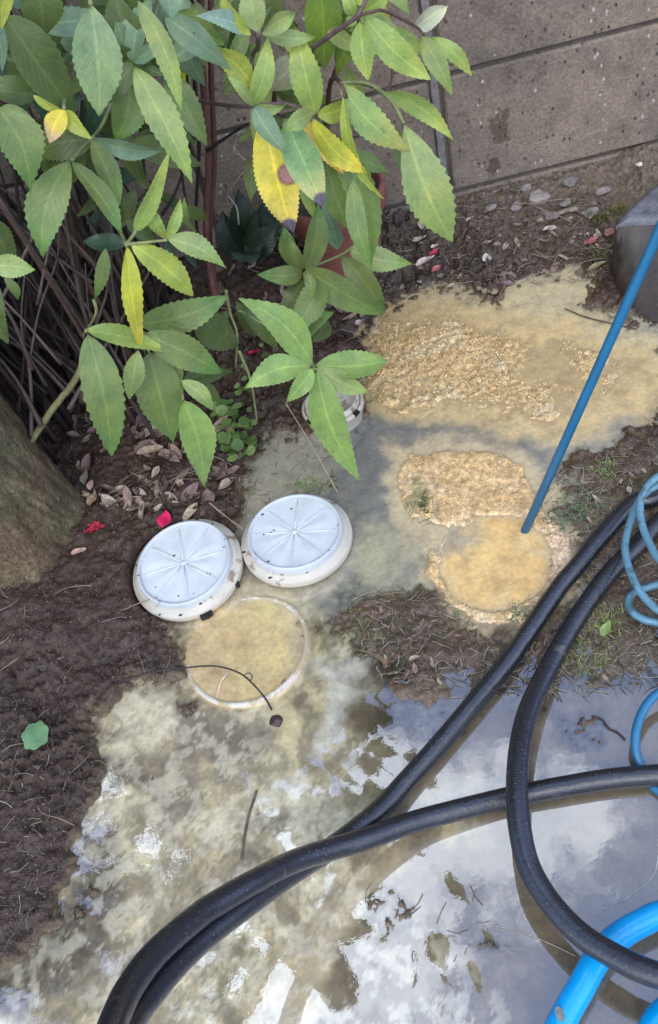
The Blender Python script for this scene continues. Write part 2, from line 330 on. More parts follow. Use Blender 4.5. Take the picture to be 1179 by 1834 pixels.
SAND2 = [(712, 830), (740, 803), (800, 800), (880, 798), (940, 830), (960, 880), (1000, 930), (1030, 970), (1030, 1040), (990, 1085), (930, 1125), (850, 1115), (795, 1085), (765, 1030), (750, 985), (800, 955), (740, 935), (712, 890)]
CH2 = (888, 1008, 100, 84, -12)
CH1C = at(445, 1165); CH1C = np.array([-0.1502, 0.6652, 0]); CH1R = .0795
LID1 = at(339, 1022, .009); LID2 = at(533, 970, .009)
def zones(X, Y):
    px, py = proj(X, Y)
    wx = fbm(X, Y, 28, 4, .6, 3) * 34 + fbm(X, Y, 120, 3, .6, 9) * 9; wy = fbm(X, Y, 28, 4, .6, 44) * 30 + fbm(X, Y, 120, 3, .6, 77) * 9
    return px, py, px + wx, py + wy
def height(X, Y):
    X = np.asarray(X, float); Y = np.asarray(Y, float); px, py, qx, qy = zones(X, Y)
    w = sdpoly(qx, qy, WATERP)
    clod = fbm(X, Y, 38, 5, .62, 5); grain = fbm(X, Y, 170, 4, .62, 8); fine = fbm(X, Y, 420, 2, .6, 15)
    bank = .004 + .020 * sst(-w, 0, 130) + .008 * sst(-w, 100, 400)
    left = sst(px, 520, 330) * sst(py, 900, 1000)
    bank = bank + left * .006
    strip = sst(px, 560, 650) * sst(py, 770, 850)
    bank = bank * (1 - strip) + strip * (.0008 + .0035 * sst(-w, 0, 110) + .005 * fbm(X, Y, 16, 3, .6, 93))
    rough = (.011 * clod + .006 * grain + .0024 * fine) * (.75 + .9 * sst(fbm(X, Y, 7, 3, .5, 600), -.15, .2))
    h_soil = bank + rough * (1 - .62 * strip)
    h_w = -.004 - .016 * sst(w, 0, 120) + .008 * fbm(X, Y, 22, 5, .6, 31) + .004 * grain
    h = np.where(w > 0, h_w, h_soil) if False else h_soil + (h_w - h_soil) * sst(w, -9, 9)
    s1 = sst(sdpoly(qx, qy, SAND1), -8, 25); g = np.abs(fbm(X, Y, 95, 3, .6, 61)); h = h + s1 * ((-.0010 + (.0075 * g + .0022 * grain) * (1 - .6 * sst(px, 860, 1000)) + .005 * fbm(X, Y, 20, 4, .6, 66) + .0035 * sst(px, 1050, 760) * sst(py, 560, 640)) - h)
    s2 = sst(sdpoly(px + (qx - px) * .5, py + (qy - py) * .5, SAND2), -6, 14); h = h + s2 * ((.0022 + .0035 * clod + .001 * g + .0006 * grain) - h)
    gr2 = fbm(X, Y, 110, 4, .7, 133)
    for e in ((268, 1385, 45, 16), (160, 1620, 30, 60), (338, 1262, 42, 30), (640, 1150, 45, 40), (860, 1690, 40, 22), (700, 1640, 45, 60), (1050, 1312, 55, 34), (960, 1270, 40, 14), (790, 1290, 50, 18), (480, 1480, 20, 30), (590, 870, 60, 14)):
        ke = sst(ell(qx, qy, *e), -6, 14); h = h + ke * (-.0022 + .011 * gr2 - h)
    c2 = sst(ell(px + (qx - px) * .25, py + (qy - py) * .25, *CH2), -4, 10); h = h + c2 * (-.03 - h)
    c3 = sst(ell(qx, qy, 820, 960, 48, 26, -15), -5, 10); h = h + c3 * (-.01 - h)
    dd = np.hypot(X - CH1C[0], Y - CH1C[1]); c1 = sst(dd, CH1R + .002, CH1R - .004); h = h + c1 * (-.08 - h)
    # slope up to the wall foot
    dw = WD - (X * WN[0] + Y * WN[1]); h = h + .028 * sst(dw, .16, .0) * (1 - sst(w, -10, 20))
    for (lx, ly, lz) in (LID1, LID2):
        kl = sst(np.hypot(X - lx, Y - ly), .086, .074); h = h + kl * (np.minimum(h, .001) - h)
    lump = sst(ell(px, py, 60, 1130, 120, 80, 15), -10, 60); h = h + lump * .012
    fade = sst(np.hypot(X, Y - .8), 1.6, 2.6); return h * (1 - fade)
def ghz(x, y): return float(height(np.array([x]), np.array([y]))[0])
def gat(px, py, dz=0.0):
    p = at(px, py, 0)
    for _ in range(3): p = at(px, py, max(ghz(p[0], p[1]), 0.0))
    return p + np.array([0, 0, dz])

def axis_pts(a, b, step, far):
    c = np.arange(a, b, step); l = a - np.geomspace(step * 1.5, far, 34)[::-1]; r = b + np.geomspace(step * 1.5, far, 34); return np.concatenate([l, c, r])
xs = axis_pts(-.62, .80, .0030, 60.); ys = axis_pts(.05, 1.62, .0030, 60.)
GX, GY = np.meshgrid(xs, ys); GH = height(GX, GY)
def paint(C, k, c): return C + (np.asarray(c) - C) * k[..., None]
def grid_obj(name, m, X, Y, Z, C, Lf):
    ny, nx = X.shape; idx = np.arange(nx * ny).reshape(ny, nx)
    f = np.stack([idx[:-1, :-1], idx[:-1, 1:], idx[1:, 1:], idx[1:, :-1]], -1).reshape(-1, 4)
    return f, np.stack([X, Y, Z], -1).reshape(-1, 3), C.reshape(-1, 3), Lf.reshape(-1, 3)
def fast_mesh(name, m, f, V, C, Lf, smooth=True):
    used = np.zeros(len(V), bool); used[f.ravel()] = True; remap = np.cumsum(used) - 1; f = remap[f]; V = V[used]; C = C[used]; Lf = Lf[used]
    me = bpy.data.meshes.new(name); me.vertices.add(len(V)); me.vertices.foreach_set('co', V.ravel()); me.loops.add(f.size); me.loops.foreach_set('vertex_index', f.ravel().astype(np.int32))
    me.polygons.add(len(f)); me.polygons.foreach_set('loop_start', np.arange(0, f.size, 4, dtype=np.int32)); me.update(calc_edges=True); me.validate()
    for nm, a in (('Col', C), ('Lf', Lf)):
        at_ = me.color_attributes.new(nm, 'FLOAT_COLOR', 'POINT'); q = np.ones((len(V), 4)); q[:, :3] = a; at_.data.foreach_set('color', q.ravel())
    me.materials.append(m); me.polygons.foreach_set('use_smooth', [smooth] * len(f)); o = bpy.data.objects.new(name, me); sc.collection.objects.link(o); return o
PX, PY, QX, QY = zones(GX, GY)
C = np.zeros(GX.shape + (3,)) + np.array([.072, .046, .034])
n = fbm(GX, GY, 14, 4, .6, 200)
C = paint(C, sst(n, -.1, .3) * .6, (.112, .076, .056))
C = paint(C, sst(PX, 420, 200) * sst(PY, 950, 1080) * .7, (.082, .050, .038))
C = paint(C, sst(PY, 520, 380) * sst(PX, 650, 800), (.15, .115, .09)); C = paint(C, sst(PY, 430, 360) * sst(PX, 650, 800), (.22, .185, .155))
strip = sst(PX, 560, 650) * sst(PY, 770, 850)
C = paint(C, strip * .8, (.115, .085, .060)); C = paint(C, strip * sst(n, -.05, .25) * .7, (.17, .14, .105)); C = paint(C, strip * sst(fbm(GX, GY, 20, 4, .6, 88), .05, .3) * .6, (.11, .10, .06)); C = paint(C, strip * sst(PX, 900, 700) * sst(fbm(GX, GY, 12, 4, .6, 98), -.1, .2) * .7, (.16, .10, .065))
C = paint(C, sst(sdpoly(QX, QY, WATERP), -20, 10), (.19, .145, .09))
C = paint(C, sst(PX, 800, 950) * sst(PY, 1200, 1260), (.12, .085, .055))
gg = fbm(GX, GY, 95, 3, .6, 61)
C = C * (1.02 + .18 * strip[..., None]) * np.array([.70, .64, .54])
k1 = sst(sdpoly(QX, QY, SAND1), -14, 12); C = paint(C, k1, (.42, .28, .12)); C = paint(C, k1 * sst(np.abs(gg), .0, .14), (.56, .40, .19)); C = paint(C, k1 * sst(fbm(GX, GY, 26, 4, .6, 300), .05, .28) * .6, (.62, .52, .34))
k2 = sst(sdpoly(PX + (QX - PX) * .5, PY + (QY - PY) * .5, SAND2), -12, 10); C = paint(C, k2, (.60, .41, .20)); C = paint(C, k2 * sst(fbm(GX, GY, 40, 4, .6, 310), .0, .25) * .7, (.66, .50, .30))
C = paint(C, sst(ell(QX, QY, 757, 895, 22, 32), -5, 10) * .8, (.25, .22, .10)); C = paint(C, k2 * sst(PX, 950, 1010) * .5, (.72, .55, .42))
Lf = np.zeros_like(C); Lf[..., 0] = .25 * sst(GH, .010, .03) + .2 * k1 + .1 * k2; Lf[..., 1] = np.clip(.45 * k1 + 1.0 * k2 + .4 * strip, 0, 1)
f, V, CC, LL = grid_obj('ground', None, GX, GY, GH, C, Lf)
g = fast_mesh('ground', M['soil'], f, V, CC, LL); tag(g, kind='structure')

# water sheet: one level surface, cut where the soil stands clear of it
D = -GH
WC = np.zeros(GX.shape + (3,)) + np.array([.40, .325, .18])
m1 = fbm(GX, GY, 16, 5, .6, 400); m2 = fbm(GX, GY, 34, 5, .6, 420)
WC = paint(WC, sst(m2, -.02, .25) * .75, (.27, .225, .135)); WC = paint(WC, sst(m1, .02, .16) * .75, (.54, .46, .30))
WC = paint(WC, sst(-m1, .08, .20) * .65, (.24, .195, .14))
WC = paint(WC, sst(fbm(GX, GY, 60, 4, .65, 440), .10, .22) * .55, (.20, .165, .10)); WC = paint(WC, sst(fbm(GX, GY, 30, 5, .65, 460), .12, .24) * .5, (.15, .12, .08))
WC = paint(WC, sst(PY, 1130, 1000) , (.33, .30, .22))
def Z(poly, soft=30, w=1.0): return sst(sdpoly(QX, QY, poly), -soft, soft) * w
WC = paint(WC, Z([(560, 770), (640, 740), (760, 735), (900, 765), (1000, 770), (1179, 730), (1300, 730), (1179, 760), (1060, 810), (960, 820), (900, 800), (740, 805), (700, 850), (710, 930), (800, 955), (750, 1010), (700, 1060), (640, 1060), (600, 1110), (560, 1090), (640, 1000), (620, 930), (560, 880)], 22), (.185, .178, .155))
WC = paint(WC, Z([(640, 920), (720, 940), (740, 1000), (690, 1050), (640, 1040)], 20, .8), (.38, .34, .22))
WC = paint(WC, Z([(470, 790), (620, 780), (600, 870), (520, 890), (440, 880)], 20, .7), (.30, .28, .2))
WC = paint(WC, Z([(690, 560), (740, 525), (860, 515), (1010, 480), (1060, 500), (1060, 550), (1179, 600), (1300, 650), (1300, 720), (1179, 720), (1000, 720), (800, 600)], 20), (.52, .43, .25))
WC = paint(WC, Z([(1060, 590), (1400, 640), (1400, 740), (1179, 730), (1060, 700)], 30), (.56, .49, .31))
WC = paint(WC, Z([(900, 740), (1179, 700), (1179, 770), (1000, 820)], 25, .8), (.40, .36, .26))
k = Z([(640, 540), (760, 530), (1000, 560), (1179, 620), (1250, 730), (1000, 790), (760, 750), (640, 740)], 26, .9); WC = paint(WC, k, (.60, .43, .20)); k = Z([(690, 790), (900, 785), (1000, 860), (1060, 980), (1040, 1060), (950, 1150), (820, 1130), (740, 1000), (700, 930)], 16, .7); WC = paint(WC, k, (.60, .46, .26))
c2 = sst(ell(PX + (QX - PX) * .3, PY + (QY - PY) * .3, *CH2), -10, 14); WC = paint(WC, c2, (.70, .45, .18)); WC = paint(WC, c2 * sst(m2, .05, .25) * .5, (.66, .49, .25))
WC = paint(WC, sst(ell(QX, QY, 822, 962, 40, 22, -15), -8, 16) * .8, (.33, .29, .22))
dd = np.hypot(GX - CH1C[0], GY - CH1C[1]); k = sst(dd, CH1R + .006, CH1R - .002)
WC = paint(WC, k, (.58, .43, .20)); WC = paint(WC, k * sst(m2, .0, .22) * .6, (.52, .36, .17)); WC = paint(WC, k * sst(PX, 500, 545) * .7, (.42, .37, .26)); WC = paint(WC, k * sst(PX - PY * .3, 80, 20) * .5, (.48, .34, .19))
WC = paint(WC, Z([(340, 1100), (440, 1040), (520, 1050), (520, 1090), (440, 1080)], 14, .9), (.50, .42, .26))
WC = paint(WC, Z([(478, 1240), (515, 1240), (520, 1300), (530, 1380), (500, 1350), (482, 1330), (490, 1290)], 8, .9), (.54, .44, .24))
WC = paint(WC, Z([(575, 1170), (680, 1180), (700, 1230), (640, 1260), (600, 1330), (560, 1350), (580, 1260)], 12, .8), (.50, .46, .36))
WC = paint(WC, Z([(190, 1240), (300, 1230), (320, 1290), (280, 1340), (220, 1330)], 22, .8), (.54, .47, .31))
k = Z([(640, 1250), (900, 1240), (1400, 1220), (1700, 2300), (500, 2300), (440, 1834), (640, 1600), (860, 1500), (860, 1400), (640, 1430)], 60); WC = paint(WC, k, (.15, .115, .07))
k = Z([(420, 1900), (470, 1760), (620, 1590), (740, 1510), (700, 1600), (600, 1700), (560, 1900)], 22, .9); WC = paint(WC, k, (.38, .30, .17))  # mirror image of the paired hoses painted into the water colour
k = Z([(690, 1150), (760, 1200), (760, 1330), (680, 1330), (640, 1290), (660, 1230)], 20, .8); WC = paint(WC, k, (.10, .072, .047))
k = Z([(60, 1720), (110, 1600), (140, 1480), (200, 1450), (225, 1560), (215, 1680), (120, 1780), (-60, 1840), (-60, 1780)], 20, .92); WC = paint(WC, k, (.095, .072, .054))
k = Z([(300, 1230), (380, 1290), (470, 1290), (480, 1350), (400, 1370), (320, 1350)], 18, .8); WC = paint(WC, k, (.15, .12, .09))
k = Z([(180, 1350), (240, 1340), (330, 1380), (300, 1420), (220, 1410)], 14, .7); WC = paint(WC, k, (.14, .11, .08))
WC = paint(WC, sst(PY, 1180, 1240) * sst(PX - .9 * (PY - 1500), 700, 560) * sst(fbm(GX, GY, 75, 4, .7, 501), .02, .26) * .36, (.24, .20, .14)); WC = paint(WC, sst(PY, 1180, 1240) * sst(PX - .9 * (PY - 1500), 700, 560) * sst(fbm(GX, GY, 55, 5, .7, 521), .0, .2) * .42, (.60, .54, .38))
turb = np.full(GX.shape, 260.); turb += 500 * c2 + 500 * (dd < CH1R) + 250 * sst(PY, 1100, 900); kt = sst(QX + .5 * (QY - 1200), 600, 720) * sst(QY, 1120, 1200); turb = turb + (150 - turb) * kt; kt = Z([(620, 1065), (700, 1075), (790, 1105), (900, 1150), (1300, 1100), (1300, 1235), (700, 1240), (620, 1180)], 25); turb = turb + (70 - turb) * kt
WC = WC * (1 + .16 * sst(PY, 1180, 1260) * sst(PX - .9 * (PY - 1500), 760, 560))[..., None]
Lf = np.zeros_like(WC); Lf[..., 0] = np.maximum(1 - np.exp(-np.maximum(D + .0006, 0) * turb), .75 * np.maximum(k1, k2)); rip = .03 + .45 * sst(PY, 1120, 960) + .05 * sst(PX, 520, 300) * sst(PY, 1150, 1250)
rip = rip + .5 * sst(ell(PX, PY, 700, 920, 160, 200), 0, 60); Lf[..., 1] = np.clip(rip, 0, 1)
WZ = np.zeros_like(GX); f, V, CC, LL = grid_obj('water', None, GX, GY, WZ, WC, Lf)
wet = (D > -.0035).ravel(); inb = ((GX > -1.2) & (GX < 1.4) & (GY > -.9) & (GY < 1.38)).ravel()
f = f[(wet & inb)[f].any(1)]; fin = inb[f].all(1); f = f[fin]
wa = fast_mesh('water', M['water'], f, V, CC, LL); tag(wa, kind='structure')

# ---------------------------------------------------------------- block wall
wall = empty('block_wall', tuple(WX * 0 + WN * WD)); tag(wall, 'weathered grey-brown concrete block wall rising behind the shrub', 'wall')
mb = MB(); mt = MB()
def box(m_, x0, x1, d0, d1, z0, z1, c, bev=.004, nx=1, nz=1):
    # box standing on the wall line with chamfered face edges; d = depth behind the face
    pts = []
    for (dx, dd_) in ((0, bev), (bev, 0)):
        pts += [(x0 + dx, d0 + dd_, z0 + dx), (x1 - dx, d0 + dd_, z0 + dx), (x1 - dx, d0 + dd_, z1 - dx), (x0 + dx, d0 + dd_, z1 - dx)]
    pts += [(x0, d1, z0), (x1, d1, z0), (x1, d1, z1), (x0, d1, z1)]
    P = [WX * a + WN * (WD + b_) + np.array([0, 0, c_]) for a, b_, c_ in pts]
    f = [(4, 5, 6, 7)] + [(i, (i + 1) % 4, 4 + (i + 1) % 4, 4 + i) for i in range(4)] + [(8 + i, 8 + (i + 1) % 4, (i + 1) % 4, i) for i in range(4)] + [(11, 10, 9, 8)]
    m_.add(P, f, c)
zc = [-.142] + [.061 + .2025 * k for k in range(0, 8)]
vx0 = .2105
for k in range(len(zc) - 1):
    for j in range(-6, 6):
        x0 = vx0 + j * .40; c = np.array([.190, .155, .125]) * (1 + .10 * (rnd.random() - .5))
        if j == -1: x1 = x0 + .378
        else: x1 = x0 + .391
        box(mb, x0, x1, .0006 * rnd.random(), .10, zc[k] + .0035, zc[k + 1] - .0035, c, .0035)
b1 = mb.build('block', M['wall'], wall, False)
box(mt, vx0 - 2.4, vx0 + 2.4, .0085, .095, -.15, zc[-1] - .004, (.12, .10, .085), .001); mt.build('mortar', M['mortar'], wall, False)
mj = MB(); box(mj, vx0 - .0185, vx0 - .0065, .0025, .0084, -.1, zc[-1] - .01, (.19, .17, .16), .0015); mj.build('joint_strip', M['mortar'], wall, False)
cp = MB(); box(cp, vx0 - 2.41, vx0 + 2.41, -.012, .112, zc[-1], zc[-1] + .05, (.25, .22, .19), .006); cp.build('coping', M['wall'], wall, False)

# ---------------------------------------------------------------- drain lids
def lid(px, py, R, tilt, rot, label, seed):
    c = at(px, py, .0095); o = empty('drain_cover', c); tag(o, label, 'drain cover', 'round white covers lifted off the drains')
    Mx = Matrix.Rotation(tilt[0], 4, 'X') @ Matrix.Rotation(tilt[1], 4, 'Y') @ Matrix.Rotation(rot, 4, 'Z'); r_ = random.Random(seed)
    m = MB(); seg = 96
    prof = [(R * .90, -.004), (R * .985, -.002), (R, .001), (R, .0085), (R * .988, .0105), (R * .935, .0112), (R * .92, .0142), (R * .905, .0150), (R * .82, .0150)]
    lathe(m, prof, c, seg, M=Mx)
    m.build('flange', M['rim'], o)
    m = MB(); prof = [(R * .865, .0120), (R * .86, .0150), (R * .855, .0205), (R * .842, .0242), (R * .82, .0252), (R * .80, .0240), (R * .785, .0210)]
    lathe(m, prof, c, seg, M=Mx); m.build('raised_rim', M['lid2'], o)
    m = MB(); rings = 9; v = [(0, 0, .0220)]; 
    for i in range(1, rings + 1):
        r = R * .79 * i / rings
        for k in range(seg):
            t = 2 * math.pi * k / seg; z = .0202 + .0022 * .55 * math.cos(4 * t) ** 2 * (1 - abs(2 * i / rings - 1) * .4) ; v.append((r * math.cos(t), r * math.sin(t), z))
    v = np.array(v) @ np.array(Mx.to_3x3()).T + c
    f = [(0, 1 + k, 1 + (k + 1) % seg) for k in range(seg)] + [(1 + (i - 1) * seg + k, 1 + i * seg + k, 1 + i * seg + (k + 1) % seg, 1 + (i - 1) * seg + (k + 1) % seg) for i in range(1, rings) for k in range(seg)]
    m.add(v, f); m.build('face_plate', M['lid'], o)
    R3 = np.array(Mx.to_3x3())
    for k in range(8):
        a = math.pi / 4 * k + math.pi / 8; m = MB(); pts = [R3 @ np.array([r * math.cos(a), r * math.sin(a), .0210]) + c for r in (R * .05, R * .3, R * .55, R * .74)]
        tube(m, pts, [.0009, .0009, .0008, .0004], 8); m.build('rib', M['lid'], o)
    m = MB(); lathe(m, [(.0001, .0230), (.003, .0226), (.0042, .0208)], c, 16, M=Mx); m.build('hub', M['lid'], o)
    # mud specks stuck on it
    for i in range(24):
        a = r_.uniform(0, 6.28); rr = R * math.sqrt(r_.uniform(.05, 1)) * .97 if i % 3 else R * r_.uniform(.84, 1); s = r_.uniform(.0006, .0016) * (1.5 if i % 9 == 0 else 1)
        z = .0212 if rr < R * .78 else (.0248 if rr < R * .84 else (.0150 if rr < R * .91 else .0110))
        p = R3 @ np.array([rr * math.cos(a), rr * math.sin(a), z]) + c; b_ = r_.uniform(0, 6.28); e = r_.uniform(1, 2.2)
        q = [p + np.array([math.cos(b_ + t) * s * e * r_.uniform(.6, 1.3), math.sin(b_ + t) * s * r_.uniform(.6, 1.3), .0000]) for t in np.linspace(0, 5.2, 6)] + [p + np.array([0, 0, s * .7])]
        m = MB(); m.add(q, [(i_, (i_ + 1) % 6, 6) for i_ in range(6)], (.022, .015, .011)); m.build('mud_speck', M['stone'], o, False)
    return o, c, R3
M['lid2'] = m_dirty('white_plastic_rim', (.48, .50, .51), (.22, .17, .12), .4, .60, 85)
l1, lc1, lr1 = lid(339, 1022, .0768, (math.radians(4), math.radians(-3)), .35, 'round white plastic drain cover tilted on the dark soil, left of the pair', 1)
for (dx, dy, s) in ((-.018, -.0765, .0055), (-.011, -.0768, .004), (.040, -.0655, .003)):
    q = lr1 @ np.array([dx, dy, .002]) + lc1; v = [q + np.array([a * s, b * .003, c_ * .004]) for a in (-1, 1) for b in (-1, 1) for c_ in (-1, 1)]
    m = MB(); m.add(v, [(0, 1, 3, 2), (4, 6, 7, 5), (0, 4, 5, 1), (2, 3, 7, 6), (0, 2, 6, 4), (1, 5, 7, 3)], (.01, .01, .01)); m.build('notch_clip', M['stone'], l1, False)
lid(533, 970, .0752, (math.radians(-1), math.radians(2)), .1, 'round white plastic drain cover with muddy rim beside the grey water, right of the pair', 5)

# ---------------------------------------------------------------- open drains
o = empty('drain_opening', CH1C); tag(o, 'open round drain with pale plastic rim brimming with tan water below the two lids', 'drain')
m = MB(); Mx = Matrix.Rotation(math.radians(-3.2), 4, Vector((.75, .65, 0)))
lathe(m, [(CH1R + .001, -.09), (CH1R + .001, .0012), (CH1R, .0026), (CH1R - .0038, .0026), (CH1R - .0048, .0010), (CH1R - .0048, -.09)], CH1C + np.array([0, 0, .0004]), 96, M=Mx); m.build('pipe_rim', M['pipe'], o)
for a in (.18, -.12, -1.05):
    m = MB(); q = CH1C + np.array([math.cos(a), math.sin(a), 0]) * (CH1R - .008); lathe(m, [(.0001, .0026), (.003, .0022), (.0045, -.002)], q, 12, (.3, .22, .13)); m.build('rim_lug', M['stone'], o)
c2c = at(893, 1003); o = empty('drain_opening', c2c); tag(o, 'submerged round drain full of golden muddy water where the thin blue hose dips in', 'drain')
m = MB(); Mx = Matrix.Rotation(math.radians(3.4), 4, Vector((.4, .9, 0)))
lathe(m, [(.0800, -.08), (.0800, -.0052), (.0790, -.0041), (.0755, -.0041), (.0755, -.08)], c2c, 96, M=Mx); m.build('pipe_rim', M['pipe'], o)
# small capped standpipe
pc = at(596, 726, .018); o = empty('pipe_cap', pc); tag(o, 'small round grey-white pipe cap caked with grit under the low leafy sprig', 'pipe cap')
Mx = Matrix.Rotation(math.radians(-4), 4, 'X')
m = MB(); lathe(m, [(.044, -.05), (.044, -.004), (.0465, -.003), (.047, .002), (.0455, .004), (.0425, .0045), (.0415, .002)], pc, 64, M=Mx); m.build('collar', M['capm'] if 'capm' in M else M['rim'], o)
m = MB(); lathe(m, [(.0415, -.002), (.0405, .010), (.0385, .0125), (.0365, .012), (.035, .009), (.02, .0085), (.0001, .0088)], pc, 64, M=Mx); m.build('plug', M['rim'], o)
m = MB()
for i in range(150):
    a = rnd.uniform(0, 6.28); rr = .034 * math.sqrt(rnd.random()); s = rnd.uniform(.0007, .0024); p = pc + np.array([rr * math.cos(a), rr * math.sin(a), .0092])
    if math.cos(a - .3) < -.2 and rnd.random() < .6: continue
    c = [(.5, .42, .32), (.1, .08, .06), (.3, .24, .17), (.6, .55, .48)][rnd.randrange(4)]
    v = [p + np.array([rnd.uniform(-1, 1), rnd.uniform(-1, 1), rnd.uniform(0, .8)]) * s for _ in range(5)]; m.add(v, [(0, 1, 2), (1, 3, 2), (0, 2, 3), (0, 3, 4), (1, 0, 4), (3, 1, 4)], c)
gr = m.build('grit', M['stone'], o, False); gr['kind'] = 'stuff'
for a in (-1.45, -2.6, -.9):
    p = pc + np.array([math.cos(a) * .0455, math.sin(a) * .0455, .0048]); t = np.array([-math.sin(a), math.cos(a), 0]) * .005; nrm_ = np.array([math.cos(a), math.sin(a), 0]) * .003; zz = np.array([0, 0, .0022])
    v = [p + i * t + j * nrm_ + k_ * zz for i in (-1, 1) for j in (-1, 1) for k_ in (-1, 1)]; m = MB(); m.add(v, [(0, 1, 3, 2), (4, 6, 7, 5), (0, 4, 5, 1), (2, 3, 7, 6), (0, 2, 6, 4), (1, 5, 7, 3)], (.01, .01, .012)); m.build('bolt', M['stone'], o, False)

# ---------------------------------------------------------------- hoses
def hose(name, pts, r, mt_, label, cat='hose', seg=20, sub=12, group=None, extra=None):
    P = spline([at(a, b, z) for a, b, z in pts], sub); tt = np.arange(len(P)) * .045; P = P + np.stack([vnoise(tt, tt * 0, 1, 3 + len(P)), vnoise(tt, tt * 0, 1, 90 + len(P)), tt * 0], 1) * r * .35; r = r * (1 + .05 * vnoise(tt * 2, tt * 0, 1, 31)); m = MB(); tube(m, P, r, seg); org = P[0]
    return tag(m.build(name, mt_, origin=org), label, cat, group), P
RB = .0114
hose('black_hose', [(1420, 700, .012), (1300, 800, .012), (1179, 888, .012), (1136, 900, .012), (1082, 956, .0125), (1033, 1016, .0125), (1000, 1056, .012), (955, 1122, .012), (905, 1195, .012), (850, 1262, .012), (790, 1332, .012), (730, 1398, .014), (680, 1450, .020), (600, 1512, .042),
     (520, 1562, .085), (432, 1625, .135), (356, 1686, .170), (300, 1742, .20), (260, 1793, .225), (234, 1832, .245), (190, 1920, .29)], RB, M['black'], 'wet black hose running diagonally beside the sandy drain, under its twin at lower left', 'hose', group='black hoses lying over the puddle')
hose('black_hose', [(1500, 1400, .012), (1300, 1385, .012), (1179, 1389, .012), (1090, 1394, .012), (1000, 1410, .012), (900, 1432, .012), (800, 1457, .018), (740, 1474, .026), (660, 1500, .046), (600, 1517, .066),
     (530, 1543, .100), (458, 1580, .14), (400, 1612, .165), (356, 1640, .185), (285, 1700, .222), (239, 1759, .25), (212, 1812, .272), (180, 1900, .31)], RB, M['black'], 'wet black hose crossing the puddle from right edge and arching over its twin', 'hose', group='black hoses lying over the puddle')
hose('black_hose', [(1420, 760, .012), (1290, 850, .012), (1177, 940, .012), (1147, 973, .012), (1105, 1013, .012), (1074, 1051, .012), (1041, 1098, .012), (1008, 1152, .014), (975, 1215, .022), (946, 1280, .038), (930, 1350, .052), (926, 1420, .06),
     (930, 1480, .062), (944, 1545, .062), (970, 1597, .062), (1010, 1646, .064), (1060, 1688, .068), (1120, 1720, .074), (1179, 1742, .08), (1300, 1775, .09), (1450, 1780, .09)], RB, M['black'], 'black hose bending in a wide C over the puddle on top of the crossing hose', 'hose', group='black hoses lying over the puddle')
cy, CP = hose('cyan_hose', [(960, 1930, .03), (985, 1870, .03), (1005, 1825, .03), (1032, 1775, .03), (1063, 1727, .03), (1103, 1687, .032), (1150, 1657, .034), (1200, 1640, .036), (1290, 1660, .04), (1320, 1730, .04), (1260, 1790, .035), (1195, 1812, .03), (1165, 1862, .03), (1150, 1930, .03)], .0125, M['cyan'],
     'bright cyan-blue hose curving out of the bottom right corner below the black hose')
m = MB(); p = at(1003, 1816, .043); v = [p + np.array([math.cos(t) * .004, math.sin(t) * .0065, -.0006 * math.cos(t) ** 2]) for t in np.linspace(0, 6.28, 17)[:-1]] + [p + np.array([0, 0, .0008])]
m.add(v, [(i, (i + 1) % 16, 16) for i in range(16)], (.16, .16, .14)); s_ = m.build('worn_patch', M['stone'], None, False); s_.parent = cy; s_.matrix_parent_inverse = Matrix.Translation(-Vector(cy.location))
hose('coiled_hose', [(1330, 800, .06), (1240, 830, .06), (1190, 848, .06), (1166, 864, .058), (1150, 888, .056), (1147, 915, .052), (1152, 945, .05), (1163, 972, .05), (1180, 1000, .052), (1220, 1030, .055), (1290, 1000, .055), (1290, 900, .052), (1220, 855, .048), (1172, 872, .044), (1145, 895, .042), (1130, 930, .04), (1121, 962, .04),
     (1119, 985, .04), (1125, 1015, .04), (1140, 1050, .038), (1162, 1078, .036), (1190, 1098, .035), (1260, 1110, .03), (1290, 1060, .025), (1240, 1040, .02), (1190, 1045, .02), (1160, 1052, .02), (1135, 1062, .02), (1126, 1078, .02), (1132, 1096, .02), (1155, 1110, .02), (1190, 1119, .02), (1260, 1150, .03), (1260, 1205, .035)],
     .0046, M['steel'], 'pale steel-blue thin hose coiled in loops over the black hoses at the right edge', seg=14)
hose('coiled_hose', [(1300, 1190, .03), (1240, 1210, .03), (1196, 1232, .03), (1168, 1250, .03), (1149, 1278, .028), (1139, 1310, .024), (1139, 1342, .016), (1148, 1368, .008), (1162, 1395, .005), (1180, 1416, .005), (1230, 1440, .006), (1330, 1440, .01)], .0050, M['rodb'] if 'rodb' in M else M['rod'],
     'single loop of deeper blue thin hose passing beneath the crossing black hose', seg=14)
P0 = at(940, 952, -.002); P1 = atd(1179, 418, .93); dr = P1 - P0
m = MB(); tube(m, [P0 - dr * .03, P0 + dr * .5, P1, P1 + dr * .5], .0056, 16); tag(m.build('thin_hose', M['rod'], origin=P0), 'straight thin blue hose slanting down into the golden water of the sandy drain', 'hose')

